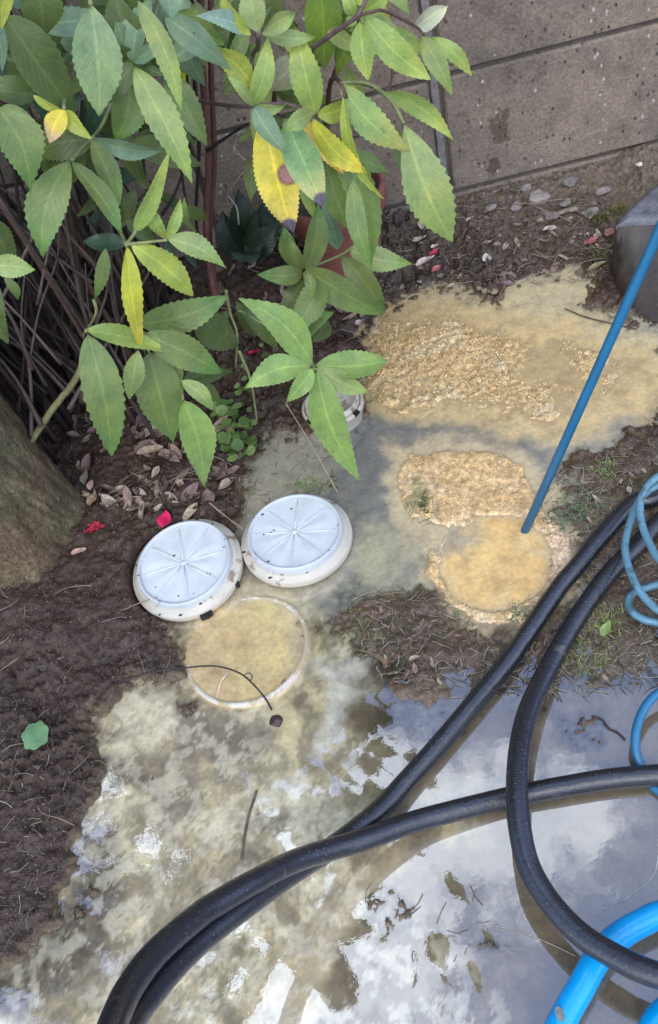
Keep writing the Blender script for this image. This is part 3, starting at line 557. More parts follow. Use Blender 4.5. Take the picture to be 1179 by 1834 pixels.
# ---------------------------------------------------------------- leaves
PAL = dict(g=(.115, .16, .05), m=(.18, .24, .075), l=(.30, .37, .13), y=(.42, .48, .09), Y=(.70, .56, .07), b=(.20, .30, .175), w=(.55, .58, .40), d=(.018, .04, .022), B=(.62, .70, .02), p=(.42, .42, .28), o=(.70, .50, .12))  # B: glow of backlit leaves put into the colour
def leaf(mb, a, b, wd_, col, rot=0., sag=.12, fold=.18, teeth=12, tipc=None, bend=0., asym=0., blots=None, US=(-1., -.55, 0., .55, 1.)):
    a = np.asarray(a); b = np.asarray(b); ax = b - a; ln = np.linalg.norm(ax); ax = ax / ln; vw = CAM - (a + b) / 2; vw /= np.linalg.norm(vw)
    sd_ = np.cross(ax, vw); sd_ /= np.linalg.norm(sd_); nm = np.cross(sd_, ax)
    if nm[2] < 0 and False: nm = -nm
    c, s = math.cos(rot), math.sin(rot); sd2 = sd_ * c + nm * s; nm2 = -sd_ * s + nm * c
    up = nm2 if nm2 @ vw > 0 else -nm2
    rows = teeth * 2 + 3; V_ = []; Cc = []; Lc = []; col = np.asarray(col, float); rv = rnd.random()
    wob1, wob2 = rnd.uniform(0, 6), rnd.uniform(.4, 1.0); shp = rnd.uniform(.72, .95); shq = rnd.uniform(.78, 1.05); tamp = rnd.uniform(.6, 1.3); curl = rnd.uniform(-.12, .30)
    for i in range(rows):
        t = i / (rows - 1); w = (math.sin(math.pi * t ** shp) ** shq) * (1 - .18 * t) if 0 < t < 1 else 0.0
        tw = (.05 * (1 if i % 2 else -1) if t > .25 else 0) * (1.0 if t < .93 else .3) * tamp
        hw = wd_ / 2 * 1.04
        ctr = a + ax * ln * t + up * (math.sin(math.pi * t) * ln * sag * .5 ) + np.array([0, 0, -1]) * ln * .05 * t * t + up * ln * curl * -.35 * max(t - .55, 0) ** 2 * 2 + sd2 * bend * ln * math.sin(math.pi * t)
        for j, u in enumerate(US):
            ww = w * hw * abs(u) * (1 + (tw if abs(u) == 1 else 0)) * (1 + asym * (1 if u > 0 else -1))
            shift = (.35 * ln / rows if (abs(u) == 1 and tw > 0) else 0)
            V_.append(ctr + sd2 * math.copysign(ww, u) * (0 if u == 0 else 1) + up * (abs(ww) * fold + (.05 + .03 * tamp) * wd_ * math.sin(t * 9 * wob2 + wob1 + u) * abs(u)) + ax * shift)
            cc = col * (1 + .12 * (rv - .5))
            if tipc is not None: k = sst(np.array(t + .15 * abs(u)), .55, 1.0); cc = cc + (np.asarray(tipc) - cc) * float(k)
            for (bc, br, bcol) in (blots or ()):
                kb = 1 - float(sst(np.array(np.linalg.norm(V_[-1] - bc) / br), .8, 1.05)); cc = cc + (np.asarray(bcol) - cc) * kb
            Cc.append(cc); Lc.append((u * .5 + .5, t, rv))
    nu = len(US); f = [(i * nu + j, i * nu + j + 1, (i + 1) * nu + j + 1, (i + 1) * nu + j) for i in range(rows - 1) for j in range(nu - 1)]
    mb.add(V_, f, np.array(Cc), np.array(Lc))
def pxscale(p): return F / ((np.asarray(p) - CAM) @ _f)
def stem_path(mb, pts, r, col, sub=6, seg=8, wob=.15): P = spline(pts, sub); n = len(P); rr = np.linspace(r[0], r[1], n) if isinstance(r, tuple) else r; tube(mb, P, rr, seg, col, wob)
BR = (.10, .058, .046); GS = (.20, .22, .09); DK = (.030, .022, .019); RD = (.12, .055, .042)  # DK: shade deep in the shrubs put into the wood colour

# leaf table: base px, tip px, width px, colour, distance y of base, dy of tip
LA = [  # tall dense shrub on the left
 (163, 8, 176, 200, 86, 'L', .93, -.01), (238, 112, 198, -25, 72, 'g', 1.02, .02), (8, 28, 138, 204, 86, 'g', .95, .0), (66, 172, -45, 150, 50, 'g', .98, 0), (60, 170, 114, 197, 17, 'y', .93, 0),
 (115, 197, 87, 254, 39, 'Y', .915, -.02), (117, 198, 163, 246, 28, 'y', .92, -.02), (-5, 190, 53, 340, 80, 'm', .90, -.03), (6, 188, 78, 274, 44, 'm', .94, -.02), (166, 250, 46, 276, 60, 'g', 1.02, .03), (166, 248, 290, 267, 33, 'b', .98, .0),
 (166, 250, 212, 364, 50, 'm', .97, -.03), (130, 290, 220, 413, 44, 'm', .93, -.03), (126, 288, 72, 456, 72, 'm', .92, -.04), (240, 120, 342, 320, 60, 'l', .93, -.04), (240, 115, 196, 182, 42, 'g', .99, .0), (232, 150, 206, 248, 64, 'm', 1.0, -.01),
 (248, 2, 322, 190, 42, 'l', .92, -.03), (240, 112, 296, 76, 27, 'b', 1.0, .0), (22, -30, 2, 48, 30, 'y', .86, 0), (60, -45, 78, 64, 74, 'g', 1.0, 0), (-14, 20, 2, 124, 24, 'b', .9, 0), (305, -45, 306, 36, 48, 'b', .90, -.02), (296, 30, 412, 120, 48, 'b', .98, -.02),
 (446, 62, 347, 22, 34, 'w2', .96, -.04), (450, 62, 392, -18, 28, 'y', .95, 0), (463, 58, 448, -32, 48, 'l', .97, .02), (468, 60, 532, 16, 36, 'l', .97, .02), (320, 20, 400, 75, 50, 'm', 1.02, 0), (200, -30, 260, 60, 60, 'g', 1.04, 0), (340, -20, 300, 70, 50, 'b', 1.05, 0),
 (355, 60, 300, 110, 40, 'b', 1.0, 0), (410, 55, 345, 90, 40, 'g', 1.04, 0),
 # lower sprays of the same shrub
 (226, 440, 252, 619, 40, 'Yg', .90, -.02), (236, 437, 346, 524, 58, 'y2', .90, -.02), (300, 428, 406, 476, 44, 'l', .89, -.01), (250, 580, 407, 522, 60, 'm', .93, .01), (352, 556, 426, 619, 62, 'g', .98, .0), (154, 592, 305, 628, 38, 'ly', .88, .01), (258, 598, 393, 662, 60, 'm', .90, .0),
 (158, 598, 195, 810, 70, 'm', .86, -.03), (268, 632, 307, 789, 80, 'm', .90, -.02), (247, 626, 230, 713, 38, 'l', .88, -.01), (328, 716, 362, 866, 62, 'l2', .86, -.02), (324, 682, 381, 732, 30, 'l', .88, -.01), (330, 682, 418, 662, 40, 'g', .93, .02), (332, 684, 395, 716, 34, 'g', .93, 0), (326, 682, 300, 645, 22, 'l', .90, .01),
 (190, 444, 168, 536, 25, 'm', .95, -.01), (228, 436, 148, 430, 36, 'd2', 1.0, .02), (-25, 478, 62, 480, 42, 'l', .86, 0), (-25, 390, 24, 484, 54, 'g', .92, 0), (-12, 500, 12, 612, 44, 'g', .88, 0), (8, 498, 32, 536, 18, 'm', .9, 0), (243, 416, 301, 270, 34, 'ly', .92, .0), (262, 368, 297, 428, 28, 'ly', .93, 0), (300, 428, 322, 352, 22, 'ly', .92, .02),
 (352, 415, 330, 350, 18, 'm', 1.0, .0), (405, 556, 365, 612, 40, 'g', .99, 0)]
LB = [  # central branch with yellowing leaves
 (566, 205, 528, 42, 56, 'ly', .99, .02), (474, 62, 566, 62, 30, 'l', 1.0, 0), (452, 152, 366, 77, 44, 'y', .98, .0), (452, 190, 478, 60, 38, 'ly', .97, .02), (452, 188, 407, 133, 20, 'l', .96, 0), (455, 190, 512, 185, 19, 'l', .97, 0), (455, 192, 513, 270, 42, 'b', .95, -.02),
 (472, 210, 522, 412, 76, 'Yd', .99, -.03), (512, 212, 578, 362, 66, 'lt', .96, -.03), (545, 216, 616, 307, 36, 'o', .97, -.02), (560, 213, 659, 305, 44, 'Yg', .96, -.02), (562, 203, 507, 230, 36, 'l', .95, -.03), (568, 207, 634, 180, 40, 'y2', .99, .01), (575, -35, 580, 118, 66, 'yg', 1.06, 0), (548, 108, 484, 158, 54, 'p', 1.05, .02),
 (645, 38, 658, 139, 46, 'ly', .97, -.02), (652, 28, 770, 134, 52, 'ly', .99, -.02), (744, 50, 801, 6, 38, 'w', 1.03, .0), (756, 64, 809, 166, 38, 'l', 1.02, -.03), (774, 66, 846, 132, 28, 'ly', 1.04, -.02), (610, 148, 734, 264, 56, 'lo', .99, -.03), (688, 164, 811, 244, 36, 'ly', 1.03, -.02), (724, 222, 812, 428, 84, 'l', .98, -.04), (702, 228, 740, 328, 40, 'm', 1.0, -.02),
 (616, 172, 685, 352, 26, 'y2', .97, -.03), (600, 250, 667, 474, 66, 'g2', .98, -.05), (632, 318, 664, 478, 36, 'm', .955, -.04), (580, 268, 634, 418, 48, 'g2', 1.0, -.03), (736, 92, 688, 68, 40, 'B', 1.16, 0), (738, 110, 716, 92, 24, 'B', 1.17, 0), (632, 30, 610, -18, 24, 'ly', .99, .0), (640, 60, 602, 132, 38, 'yg', 1.06, .0), (655, 30, 724, 76, 26, 'l', 1.02, -.02), (672, -20, 734, 22, 30, 'l', 1.03, 0),
 (560, 120, 600, 60, 40, 'm', 1.08, 0), (520, 130, 560, 190, 44, 'g', 1.06, 0), (640, 25, 700, -20, 34, 'ly', 1.0, 0), (590, 70, 640, 10, 36, 'm', 1.06, 0), (700, 50, 760, 90, 34, 'ly', 1.05, 0), (545, 88, 500, 60, 34, 'y', 1.08, 0), (540, 165, 500, 190, 26, 'm', 1.08, .0), (690, 165, 745, 195, 20, 'o', 1.05, .0)]
LC = [  # low plant in the middle
 (541, 490, 461, 487, 36, 'm', 1.06, -.02), (522, 478, 506, 398, 34, 'm', 1.08, .02), (547, 482, 567, 358, 46, 'm', 1.05, .02), (541, 486, 512, 415, 24, 'm', 1.07, .02), (548, 482, 688, 560, 56, 'm', 1.04, -.03), (612, 456, 688, 556, 46, 'm', 1.07, -.03), (550, 486, 560, 534, 20, 'm', 1.03, -.02), (580, 494, 521, 594, 54, 'm', 1.04, -.04), (538, 608, 598, 556, 38, 'm', 1.02, .0),
 (624, 446, 738, 468, 46, 'l', 1.10, -.02), (606, 446, 576, 358, 38, 'b', 1.12, .02), (545, 495, 500, 560, 34, 'g', 1.06, -.02), (430, 556, 497, 626, 44, 'g', 1.03, -.01), (425, 540, 455, 600, 34, 'g', 1.05, 0), (590, 575, 560, 610, 34, 'g', 1.06, 0)]
LD = [  # sprig over the pipe cap
 (561, 655, 424, 526, 62, 'l2', .90, .02), (558, 656, 437, 691, 54, 'l2', .89, -.01), (560, 660, 511, 720, 34, 'l2', .88, -.02), (566, 654, 695, 640, 58, 'l2', .90, .01), (567, 659, 658, 698, 38, 'l', .89, -.01), (568, 664, 642, 850, 62, 'l2', .88, -.04), (556, 640, 538, 625, 24, 'b', .92, 0)]
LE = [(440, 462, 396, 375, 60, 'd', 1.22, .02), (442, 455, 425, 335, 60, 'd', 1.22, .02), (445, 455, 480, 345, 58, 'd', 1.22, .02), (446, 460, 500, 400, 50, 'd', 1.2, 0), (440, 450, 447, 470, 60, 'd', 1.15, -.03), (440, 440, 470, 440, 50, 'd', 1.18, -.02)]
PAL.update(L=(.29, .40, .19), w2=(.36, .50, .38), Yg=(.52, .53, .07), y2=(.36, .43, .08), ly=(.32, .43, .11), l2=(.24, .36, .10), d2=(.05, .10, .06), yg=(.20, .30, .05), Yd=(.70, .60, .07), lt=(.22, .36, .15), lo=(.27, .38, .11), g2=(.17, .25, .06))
TIP = dict(L=(.34, .46, .2), Y=(.75, .5, .3), Yd=(.85, .66, .16), lt=(.62, .58, .22), lo=(.50, .47, .14), Yg=(.75, .62, .08), l=(.30, .42, .12), ly=(.42, .50, .12), m=(.15, .27, .07), o=(.8, .5, .1), L2=None)
def put_leaves(mb, T, st=None):
    for (bx, by, tx, ty, w, k, y, dy) in T:
        a = aty(bx, by, y); b = aty(tx, ty, y + dy); s = pxscale((a + b) / 2)
        if k in ('Yd', 'lt'):
            fi = tuple(np.linspace(-1, 1, 17)); bl = [(b, .016 if k == 'Yd' else .013, (.15, .125, .17))]
            if k == 'Yd': q_ = a + (b - a) * .47; q_ = q_ + RV * .0125; bl += [(q_, .0155, (.14, .035, .04)), (q_, .0135, (.40, .20, .20))]
            leaf(mb, a, b, w / s / math.cos(.3), PAL[k], -.2, .12, .12, 26, TIP.get(k), .0, blots=bl, US=fi); continue
        leaf(mb, a, b, w / s / math.cos(.3), PAL[k], rnd.uniform(-.55, .55), rnd.uniform(.03, .30), rnd.uniform(.08, .42), 13 if w > 30 else 8, TIP.get(k), rnd.uniform(-.09, .09))
def fill(mb, n, xr, yr, dr_, cols, wr=(30, 60), lr=(70, 150), down=.7):
    for _ in range(n):
        bx = rnd.uniform(*xr); by = rnd.uniform(*yr); y = rnd.uniform(*dr_); an = rnd.gauss(math.pi / 2, .9); l = rnd.uniform(*lr)
        a = aty(bx, by, y); b = aty(bx + math.cos(an) * l, by + math.sin(an) * l, y + rnd.uniform(-.04, .04)); s = pxscale(a)
        leaf(mb, a, b, rnd.uniform(*wr) / s, PAL[rnd.choice(cols)], rnd.uniform(-.7, .7), rnd.uniform(.02, .2), .2, 11)
# plant A
baseA = gat(120, 560); baseA = np.array([-.33, 1.20, ghz(-.33, 1.20)])
oa = empty('evergreen_shrub', baseA); tag(oa, 'tall dense evergreen shrub with broad toothed leaves filling the upper left', 'shrub')
mb = MB(); put_leaves(mb, LA); fill(mb, 70, (-60, 340), (-120, 130), (1.0, 1.2), ['g', 'g', 'm', 'b']); fill(mb, 24, (0, 260), (100, 260), (1.02, 1.15), ['g', 'g', 'd2']); fill(mb, 10, (330, 480), (-60, 40), (1.05, 1.15), ['g', 'm']); fill(mb, 10, (60, 200), (0, 90), (1.15, 1.25), ['B', 'g'], (25, 40), (40, 70))
fill(mb, 5, (320, 345), (110, 200), (1.2, 1.25), ['B'], (18, 26), (18, 30)); fill(mb, 12, (180, 340), (280, 420), (1.08, 1.2), ['g', 'd2'], (20, 36), (40, 80))
# unseen shrub top, added to block sky reflection in the puddle
for _ in range(230):
    p = np.array([rnd.uniform(-.85, .02), rnd.uniform(.95, 1.38), rnd.uniform(.75, 1.75)]); q = p + np.array([rnd.gauss(0, .06), rnd.gauss(-.02, .05), rnd.uniform(-.10, .02)])
    if np.linalg.norm(q - p) < .04: continue
    pz = proj(p[0], p[1], p[2]); qz = proj(q[0], q[1], q[2])
    if pz[1] > -60 or qz[1] > -60: continue
    leaf(mb, p, q, .045, PAL[rnd.choice('ggmml')], rnd.uniform(-1, 1), .1, .2, 6)
mb.build('foliage', M['leaf'], oa)
def astem(pts, r, col, par, sub=6, name='stem'):
    m = MB(); stem_path(m, pts, r, col, sub); return m.build(name, M['stem'], par)
def Y(px, py, y): return aty(px, py, y)
for (a, b, r, col) in [((362, 100, 1.22), (370, 432, 1.22), .0048, RD), ((378, 108, 1.24), (376, 430, 1.24), .0040, RD), ((346, 95, 1.23), (352, 400, 1.24), .0026, DK), ((335, 95, 1.2), (325, 300, 1.2), .002, DK)]:
    A_ = Y(*a); B_ = Y(*b); top = A_ + (A_ - B_) * 1.0; astem([top, A_, (A_ + B_) / 2 + np.array([.006, 0, 0]), B_, B_ + (B_ - A_) * .25 + np.array([0, -.02, -.04])], r, col, oa)
for k in range(44):                           # the thicket of canes
    x = rnd.uniform(-.62, -.16); y = rnd.uniform(1.05, 1.34); z0 = ghz(x, y) - .01; tx = x + rnd.gauss(-.02, .09); ty = y - rnd.uniform(-.06, .16)
    if x > -.25: tx = x + rnd.gauss(0, .03)
    hh = rnd.uniform(.45, .95); c = [DK, BR, (.06, .042, .036), (.075, .058, .045)][k % 4]
    P = [(x, y, z0), (x + (tx - x) * .3 + rnd.gauss(0, .01), y + (ty - y) * .3, z0 + hh * .33), (x + (tx - x) * .7, y + (ty - y) * .7, z0 + hh * .7), (tx, ty, z0 + hh)]
    if (proj(*P[-1])[1] > 250 and proj(*P[-1])[0] > 150): P[-1] = (tx, ty + .15, z0 + hh)
    astem(P, (rnd.uniform(.0025, .0055), .0016), c, oa, 4)
for k in range(42):                           # leaning dead canes low down
    px, py = rnd.uniform(-20, 260), rnd.uniform(430, 690); a = Y(px, py, rnd.uniform(1.0, 1.25)); an = math.radians(rnd.uniform(215, 300)); l = rnd.uniform(120, 300)
    b = Y(px + math.cos(an) * l, py + math.sin(an) * l, a[1] + rnd.uniform(-.03, .12)); g0 = a + (a - b) * .5; g0[2] = max(g0[2], ghz(g0[0], g0[1]))
    astem([g0, a, (a + b) / 2 + np.array([rnd.gauss(0, .008), 0, rnd.gauss(0, .008)]), b], (rnd.uniform(.0018, .0036), .001), [(.07, .05, .04), (.04, .028, .025), (.10, .07, .06)][k % 3], oa, 4)
mb = MB()
for k in range(150):
    x = rnd.uniform(-.75, -.14); y = rnd.uniform(1.12, 1.38); z0 = ghz(x, y) - .01; hh = rnd.uniform(.25, .8); tx = x + rnd.gauss(-.02, .07); ty = min(y + rnd.gauss(-.01, .04), 1.39)
    stem_path(mb, [(x, y, z0), (x + (tx - x) * .4 + rnd.gauss(0, .01), y + (ty - y) * .4, z0 + hh * .4), (tx, ty, z0 + hh)], (rnd.uniform(.003, .007), .0015), [DK, (.028, .019, .018), (.055, .038, .032)][k % 3], 4, 6)
th_ = mb.build('cane_thicket', M['stem'], oa); th_['kind'] = 'stuff'
astem([Y(50, 800, .98), Y(68, 772, .99), Y(100, 725, 1.0), Y(136, 678, 1.02), Y(170, 600, 1.06)], .0046, (.17, .16, .07), oa)
for s_ in [[(226, 438, .9), (240, 470, .98), (245, 560, 1.06), (262, 640, 1.14)], [(226, 438, .9), (262, 434, .9), (300, 430, .89)], [(226, 438, .9), (215, 415, .95), (185, 380, 1.05)], [(226, 438, .9), (243, 414, .92), (262, 368, .93)],
           [(154, 592, .88), (200, 600, .92), (250, 600, .92), (268, 632, .9)], [(168, 536, .95), (172, 562, .95), (150, 600, .98), (154, 592, .9)], [(326, 684, .9), (310, 640, .93), (262, 600, .96), (230, 560, 1.02)], [(326, 684, .9), (328, 716, .86)], [(405, 520, .97), (412, 560, .98), (425, 600, .98), (422, 660, 1.0)],
           [(165, 248, 1.0), (185, 220, 1.03), (215, 150, 1.05), (240, 112, 1.02)], [(240, 112, 1.02), (270, 60, 1.06), (290, -30, 1.1)], [(163, 8, .93), (158, -30, .97), (170, -80, 1.05)], [(128, 288, .94), (150, 262, .98), (166, 250, 1.0)], [(115, 197, .93), (110, 150, .98), (60, 90, 1.05)],
           [(428, 628, .97), (444, 665, .96), (453, 700, .97), (461, 758, 1.0)]]:
    astem([Y(*q) for q in s_], (.0020, .0014), GS, oa)
# plant B
bb = np.array([.00, 1.30, ghz(0, 1.30)]); ob = empty('yellowing_shrub', bb); tag(ob, 'arching evergreen branches with yellow and pale green toothed leaves before the block wall', 'shrub')
mb = MB(); put_leaves(mb, LB); fill(mb, 24, (440, 630), (40, 320), (1.06, 1.16), ['m', 'l', 'ly', 'g2', 'm'], (28, 46), (70, 120)); fill(mb, 8, (500, 700), (-40, 60), (1.02, 1.1), ['ly', 'l', 'y2'], (28, 40), (60, 100))
for (px, py, h, dx, dy, w) in ((805, 1560, 1.25, .02, -.10, .05), (770, 1665, 1.2, .01, -.10, .055), (745, 1705, 1.2, -.03, -.08, .04), (865, 1660, 1.2, .03, -.09, .03), (790, 1740, 1.3, .03, -.06, .02), (720, 1530, 1.3, -.05, -.02, .03), (900, 1690, 1.25, .05, -.05, .02), (700, 1640, 1.3, -.04, -.07, .03), (840, 1720, 1.3, .0, -.08, .025)):
    g_ = at(px, py); p = g_ * (1 + h); p[2] = h; q = p + np.array([dx, dy, -.05]); leaf(mb, p, q, w, PAL['m'], .2, .1, .2, 7)
mb.build('foliage', M['leaf'], ob)
def BS(pts, r, c=BR): astem([Y(*q) for q in pts], r, c, ob)
BS([(520, 470, 1.28), (510, 400, 1.22), (500, 300, 1.15), (475, 240, 1.08), (455, 190, .99)], (.005, .0028)); BS([(325, 172, 1.22), (345, 178, 1.2), (400, 188, 1.12), (452, 191, .98), (512, 186, .99), (566, 205, .99)], (.0028, .002), (.14, .10, .09))
BS([(600, 420, 1.3), (596, 330, 1.22), (590, 250, 1.12), (580, 210, 1.03), (566, 205, .99)], (.0045, .0025)); BS([(488, 158, 1.08), (515, 125, 1.06), (545, 98, 1.05), (572, 78, 1.03), (610, 50, 1.0), (640, 28, .98), (660, -10, .98)], (.0030, .0022), (.14, .09, .09))
BS([(596, 140, 1.1), (608, 110, 1.08), (622, 85, 1.06), (640, 55, 1.0), (643, 30, .98)], (.0026, .002), (.15, .08, .07)); BS([(640, 28, .98), (665, 22, .98), (690, 20, .99), (745, 48, 1.02), (760, 64, 1.02)], (.002, .0014)); BS([(690, 165, 1.03), (700, 150, 1.05), (705, 120, 1.1), (720, 100, 1.15)], .0015, (.15, .08, .07))
BS([(488, 158, 1.08), (495, 200, 1.1), (510, 300, 1.2), (520, 420, 1.29)], (.003, .004)); BS([(610, 148, 1.0), (600, 140, 1.06), (590, 160, 1.1), (586, 260, 1.2), (590, 400, 1.3)], (.0022, .004)); BS([(463, 60, .97), (462, 85, 1.0), (452, 105, 1.03), (455, 190, 1.0)], (.003, .002), (.10, .08, .07))
BS([(463, 60, .97), (470, 20, 1.0), (475, -40, 1.02)], .003, (.2, .14, .1)); BS([(371, 270, 1.15), (400, 250, 1.14), (442, 222, 1.12)], (.0028, .0015), (.02, .016, .015)); BS([(290, 385, 1.1), (312, 350, 1.1), (330, 300, 1.12), (345, 240, 1.15)], (.0022, .0014), (.02, .017, .016))
BS([(418, 275, 1.1), (428, 240, 1.1), (446, 232, 1.09)], .0012, (.25, .22, .2)); BS([(418, 262, 1.1), (430, 278, 1.09), (440, 286, 1.08)], .0012, (.25, .22, .2)); BS([(405, 352, 1.1), (430, 315, 1.08), (458, 290, 1.06)], .0010, (.2, .17, .12)); BS([(408, 350, 1.15), (424, 372, 1.14), (428, 402, 1.14)], .0012, (.25, .24, .2))
BS([(612, 150, .99), (620, 172, .98), (616, 172, .97)], .002); BS([(688, 164, 1.03), (650, 150, 1.04), (612, 148, 1.0)], .0018); BS([(724, 222, .98), (700, 180, 1.0), (660, 150, 1.02), (612, 148, 1.0)], .0022, GS); BS([(800, 40, 1.1), (760, -60, 1.15), (740, -200, 1.2)], .002)
BS([(600, 252, 1.0), (580, 268, 1.02), (566, 205, 1.0)], .002, GS); BS([(665, 240, 1.2), (640, 245, 1.1), (600, 252, 1.0)], .0015)
# plant C, D, E
cb = gat(560, 560); oc = empty('leafy_plant', cb); tag(oc, 'low green plant with a whorl of toothed leaves in front of the terracotta pot', 'plant')
mb = MB(); put_leaves(mb, LC); mb.build('foliage', M['leaf'], oc)
astem([cb, Y(556, 545, 1.1), Y(545, 490, 1.05)], (.003, .002), GS, oc); astem([Y(545, 490, 1.05), Y(560, 478, 1.06), Y(612, 456, 1.09), Y(625, 446, 1.1)], .0018, GS, oc); astem([cb, Y(520, 600, 1.04), Y(428, 556, 1.03)], .0018, GS, oc)
db = gat(585, 700); od = empty('leafy_sprig', db); tag(od, 'light green five-leaf sprig hanging over the small pipe cap', 'plant')
mb = MB(); put_leaves(mb, LD); mb.build('foliage', M['leaf'], od); astem([gat(556, 560) , Y(552, 600, 1.02), Y(556, 640, .93), Y(562, 658, .893), Y(566, 662, .885)], (.0028, .0022), GS, od)
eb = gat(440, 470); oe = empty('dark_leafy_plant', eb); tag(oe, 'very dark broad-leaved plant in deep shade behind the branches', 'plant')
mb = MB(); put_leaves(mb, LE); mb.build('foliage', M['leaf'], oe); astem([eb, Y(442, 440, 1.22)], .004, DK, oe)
# grass stalk
P = [gat(606, 885, .002), Y(560, 800, .92), Y(512, 722, .90)]; m = MB(); tube(m, spline(P, 6), .0007, 5, (.38, .30, .2)); tag(m.build('grass_stalk', M['stem'], origin=P[0]), 'thin dry stalk leaning from the grey water up to the hanging sprig', 'stalk')

# ---------------------------------------------------------------- tree at the left edge
tb = at(150, 935); R0 = .105; tb = tb + np.array([-R0 * 1.0, -.005, 0]); ot = empty('tree', tb); tag(ot, 'old tree with rough brown trunk standing at the left edge in the dark soil', 'tree')
mb = MB(); seg = 220; prof = [(1.22, -.06), (1.16, 0.0), (1.07, .02), (1.01, .05), (.97, .10), (.94, .2), (.92, .4), (.9, .7), (.88, 1.1), (.84, 1.6), (.78, 2.2), (.6, 2.8)]; pr = []
for i in range(len(prof) - 1):
    for k in range(18): t = k / 18; pr.append((prof[i][0] * (1 - t) + prof[i + 1][0] * t, prof[i][1] * (1 - t) + prof[i + 1][1] * t))
pr.append(prof[-1]); v = []
for (r, z) in pr:
    for k in range(seg):
        t = 2 * math.pi * k / seg; lob = .05 * math.sin(3 * t + 1) + .03 * math.sin(5 * t + z * 2); fl = math.exp(-max(z, 0) / .05); rr = R0 * r * (1 + lob * .5 + fl * .12 * max(0, math.sin(4 * t + .6)) + .0)
        th_ = math.cos(t), math.sin(t); rr += R0 * float(.09 * fbm(np.array([th_[0] * 1 + z * .8]), np.array([th_[1] + z * 2.3]), 3, 3, .6, 5)[0] + .07 * np.abs(fbm(np.array([th_[0] + z * .5]), np.array([th_[1] + z * 3]), 9, 3, .6, 25)[0]) )
        v.append((tb[0] + rr * math.cos(t) - z * .015, tb[1] + rr * math.sin(t), z))
mb.add(v, [(i * seg + k, i * seg + (k + 1) % seg, (i + 1) * seg + (k + 1) % seg, (i + 1) * seg + k) for i in range(len(pr) - 1) for k in range(seg)]); mb.build('trunk', M['bark'], ot)
for (q, w) in (((-.9, 1.7, 2.9), .03), ((-.3, 1.9, 2.8), .026), ((-1.1, .9, 2.9), .03), ((-.5, 1.4, 3.1), .025)):
    m = MB(); a = np.array([tb[0] - .03, tb[1], 1.9]); tube(m, spline([a, (a + np.array(q)) / 2 + np.array([0, 0, .1]), q], 8), np.linspace(w, .008, 17), 10); m.build('limb', M['bark'], ot)
mb = MB(); cl_ = [(-.7, 2.05, 2.7, .25), (-.95, 1.6, 2.5, .35), (-.35, 1.55, 2.9, .25), (-.3, 2.1, 2.75, .26), (-1.2, 1.1, 2.7, .4), (-1.1, 1.3, 2.9, .3), (-1.1, 2.1, 2.8, .4), (-1.55, 1.35, 2.6, .35), (-1.15, .8, 2.6, .35), (-1.05, 1.2, 2.5, .3), (-.5, 1.95, 2.6, .2)]  # unseen leaf clusters, placed to block sky reflection in the left puddle
for _ in range(620):
    c_ = rnd.choice(cl_); p = np.array(c_[:3]) + np.array([rnd.gauss(0, 1), rnd.gauss(0, 1), rnd.gauss(0, .6)]) * c_[3] * .6; q = p + np.array([rnd.gauss(0, .06), rnd.gauss(0, .06), rnd.uniform(-.08, .02)])
    if np.linalg.norm(q - p) > .04: leaf(mb, p, p + (q - p) * 1.7, .095, PAL[rnd.choice('gml')], rnd.uniform(-1, 1), .1, .2, 2)
mb.build('unseen_crown', M['leaf'], ot)

# ---------------------------------------------------------------- pot, tag, stone basin
pb = gat(622, 468); pb[2] = ghz(pb[0], pb[1]) - .004; op = empty('terracotta_pot', pb); tag(op, 'reddish terracotta flower pot half hidden behind drooping leaves by the wall', 'flower pot')
mb = MB(); lathe(mb, [(.0001, .004), (.054, .0), (.056, .004), (.074, .112), (.0745, .114), (.080, .115), (.083, .118), (.084, .146), (.082, .149), (.077, .149), (.075, .146), (.0725, .120), (.071, .112)], pb, 64, (.22, .085, .065)); mb.build('pot', M['pot'], op)
mb = MB(); v = [pb + np.array([0, 0, .128])]
for i in range(1, 7):
    for k in range(24): t = 2 * math.pi * k / 24; v.append(pb + np.array([.0125 * i * math.cos(t) * .98, .0125 * i * math.sin(t) * .98, .127 + rnd.uniform(-.003, .004)]))
mb.add(v, [(0, 1 + k, 1 + (k + 1) % 24) for k in range(24)] + [(1 + (i - 1) * 24 + k, 1 + i * 24 + k, 1 + i * 24 + (k + 1) % 24, 1 + (i - 1) * 24 + (k + 1) % 24) for i in range(1, 6) for k in range(24)], (.06, .045, .035)); mb.build('potting_soil', M['stone'], op)
tp = pb + np.array([.045, -.02, .12]); mb = MB(); u_ = np.array([.0065, 0, 0]); th = np.array([0, .0008, 0]); up_ = np.array([-.006, 0, .085])
v = [tp + s * u_ * w_ + d * th + up_ * h for h, w_ in ((-.3, .5), (0, 1), (.8, 1), (1, .45)) for s, d in ((-1, -1), (1, -1), (1, 1), (-1, 1))]
mb.add(v, [(i * 4 + k, i * 4 + (k + 1) % 4, i * 4 + 4 + (k + 1) % 4, i * 4 + 4 + k) for i in range(3) for k in range(4)] + [(3, 2, 1, 0), (12, 13, 14, 15)], (.62, .60, .62)); tag(mb.build('plant_tag', M['pot'], None, False, origin=tp), 'pale plastic plant tag stuck in the terracotta pot', 'plant tag')

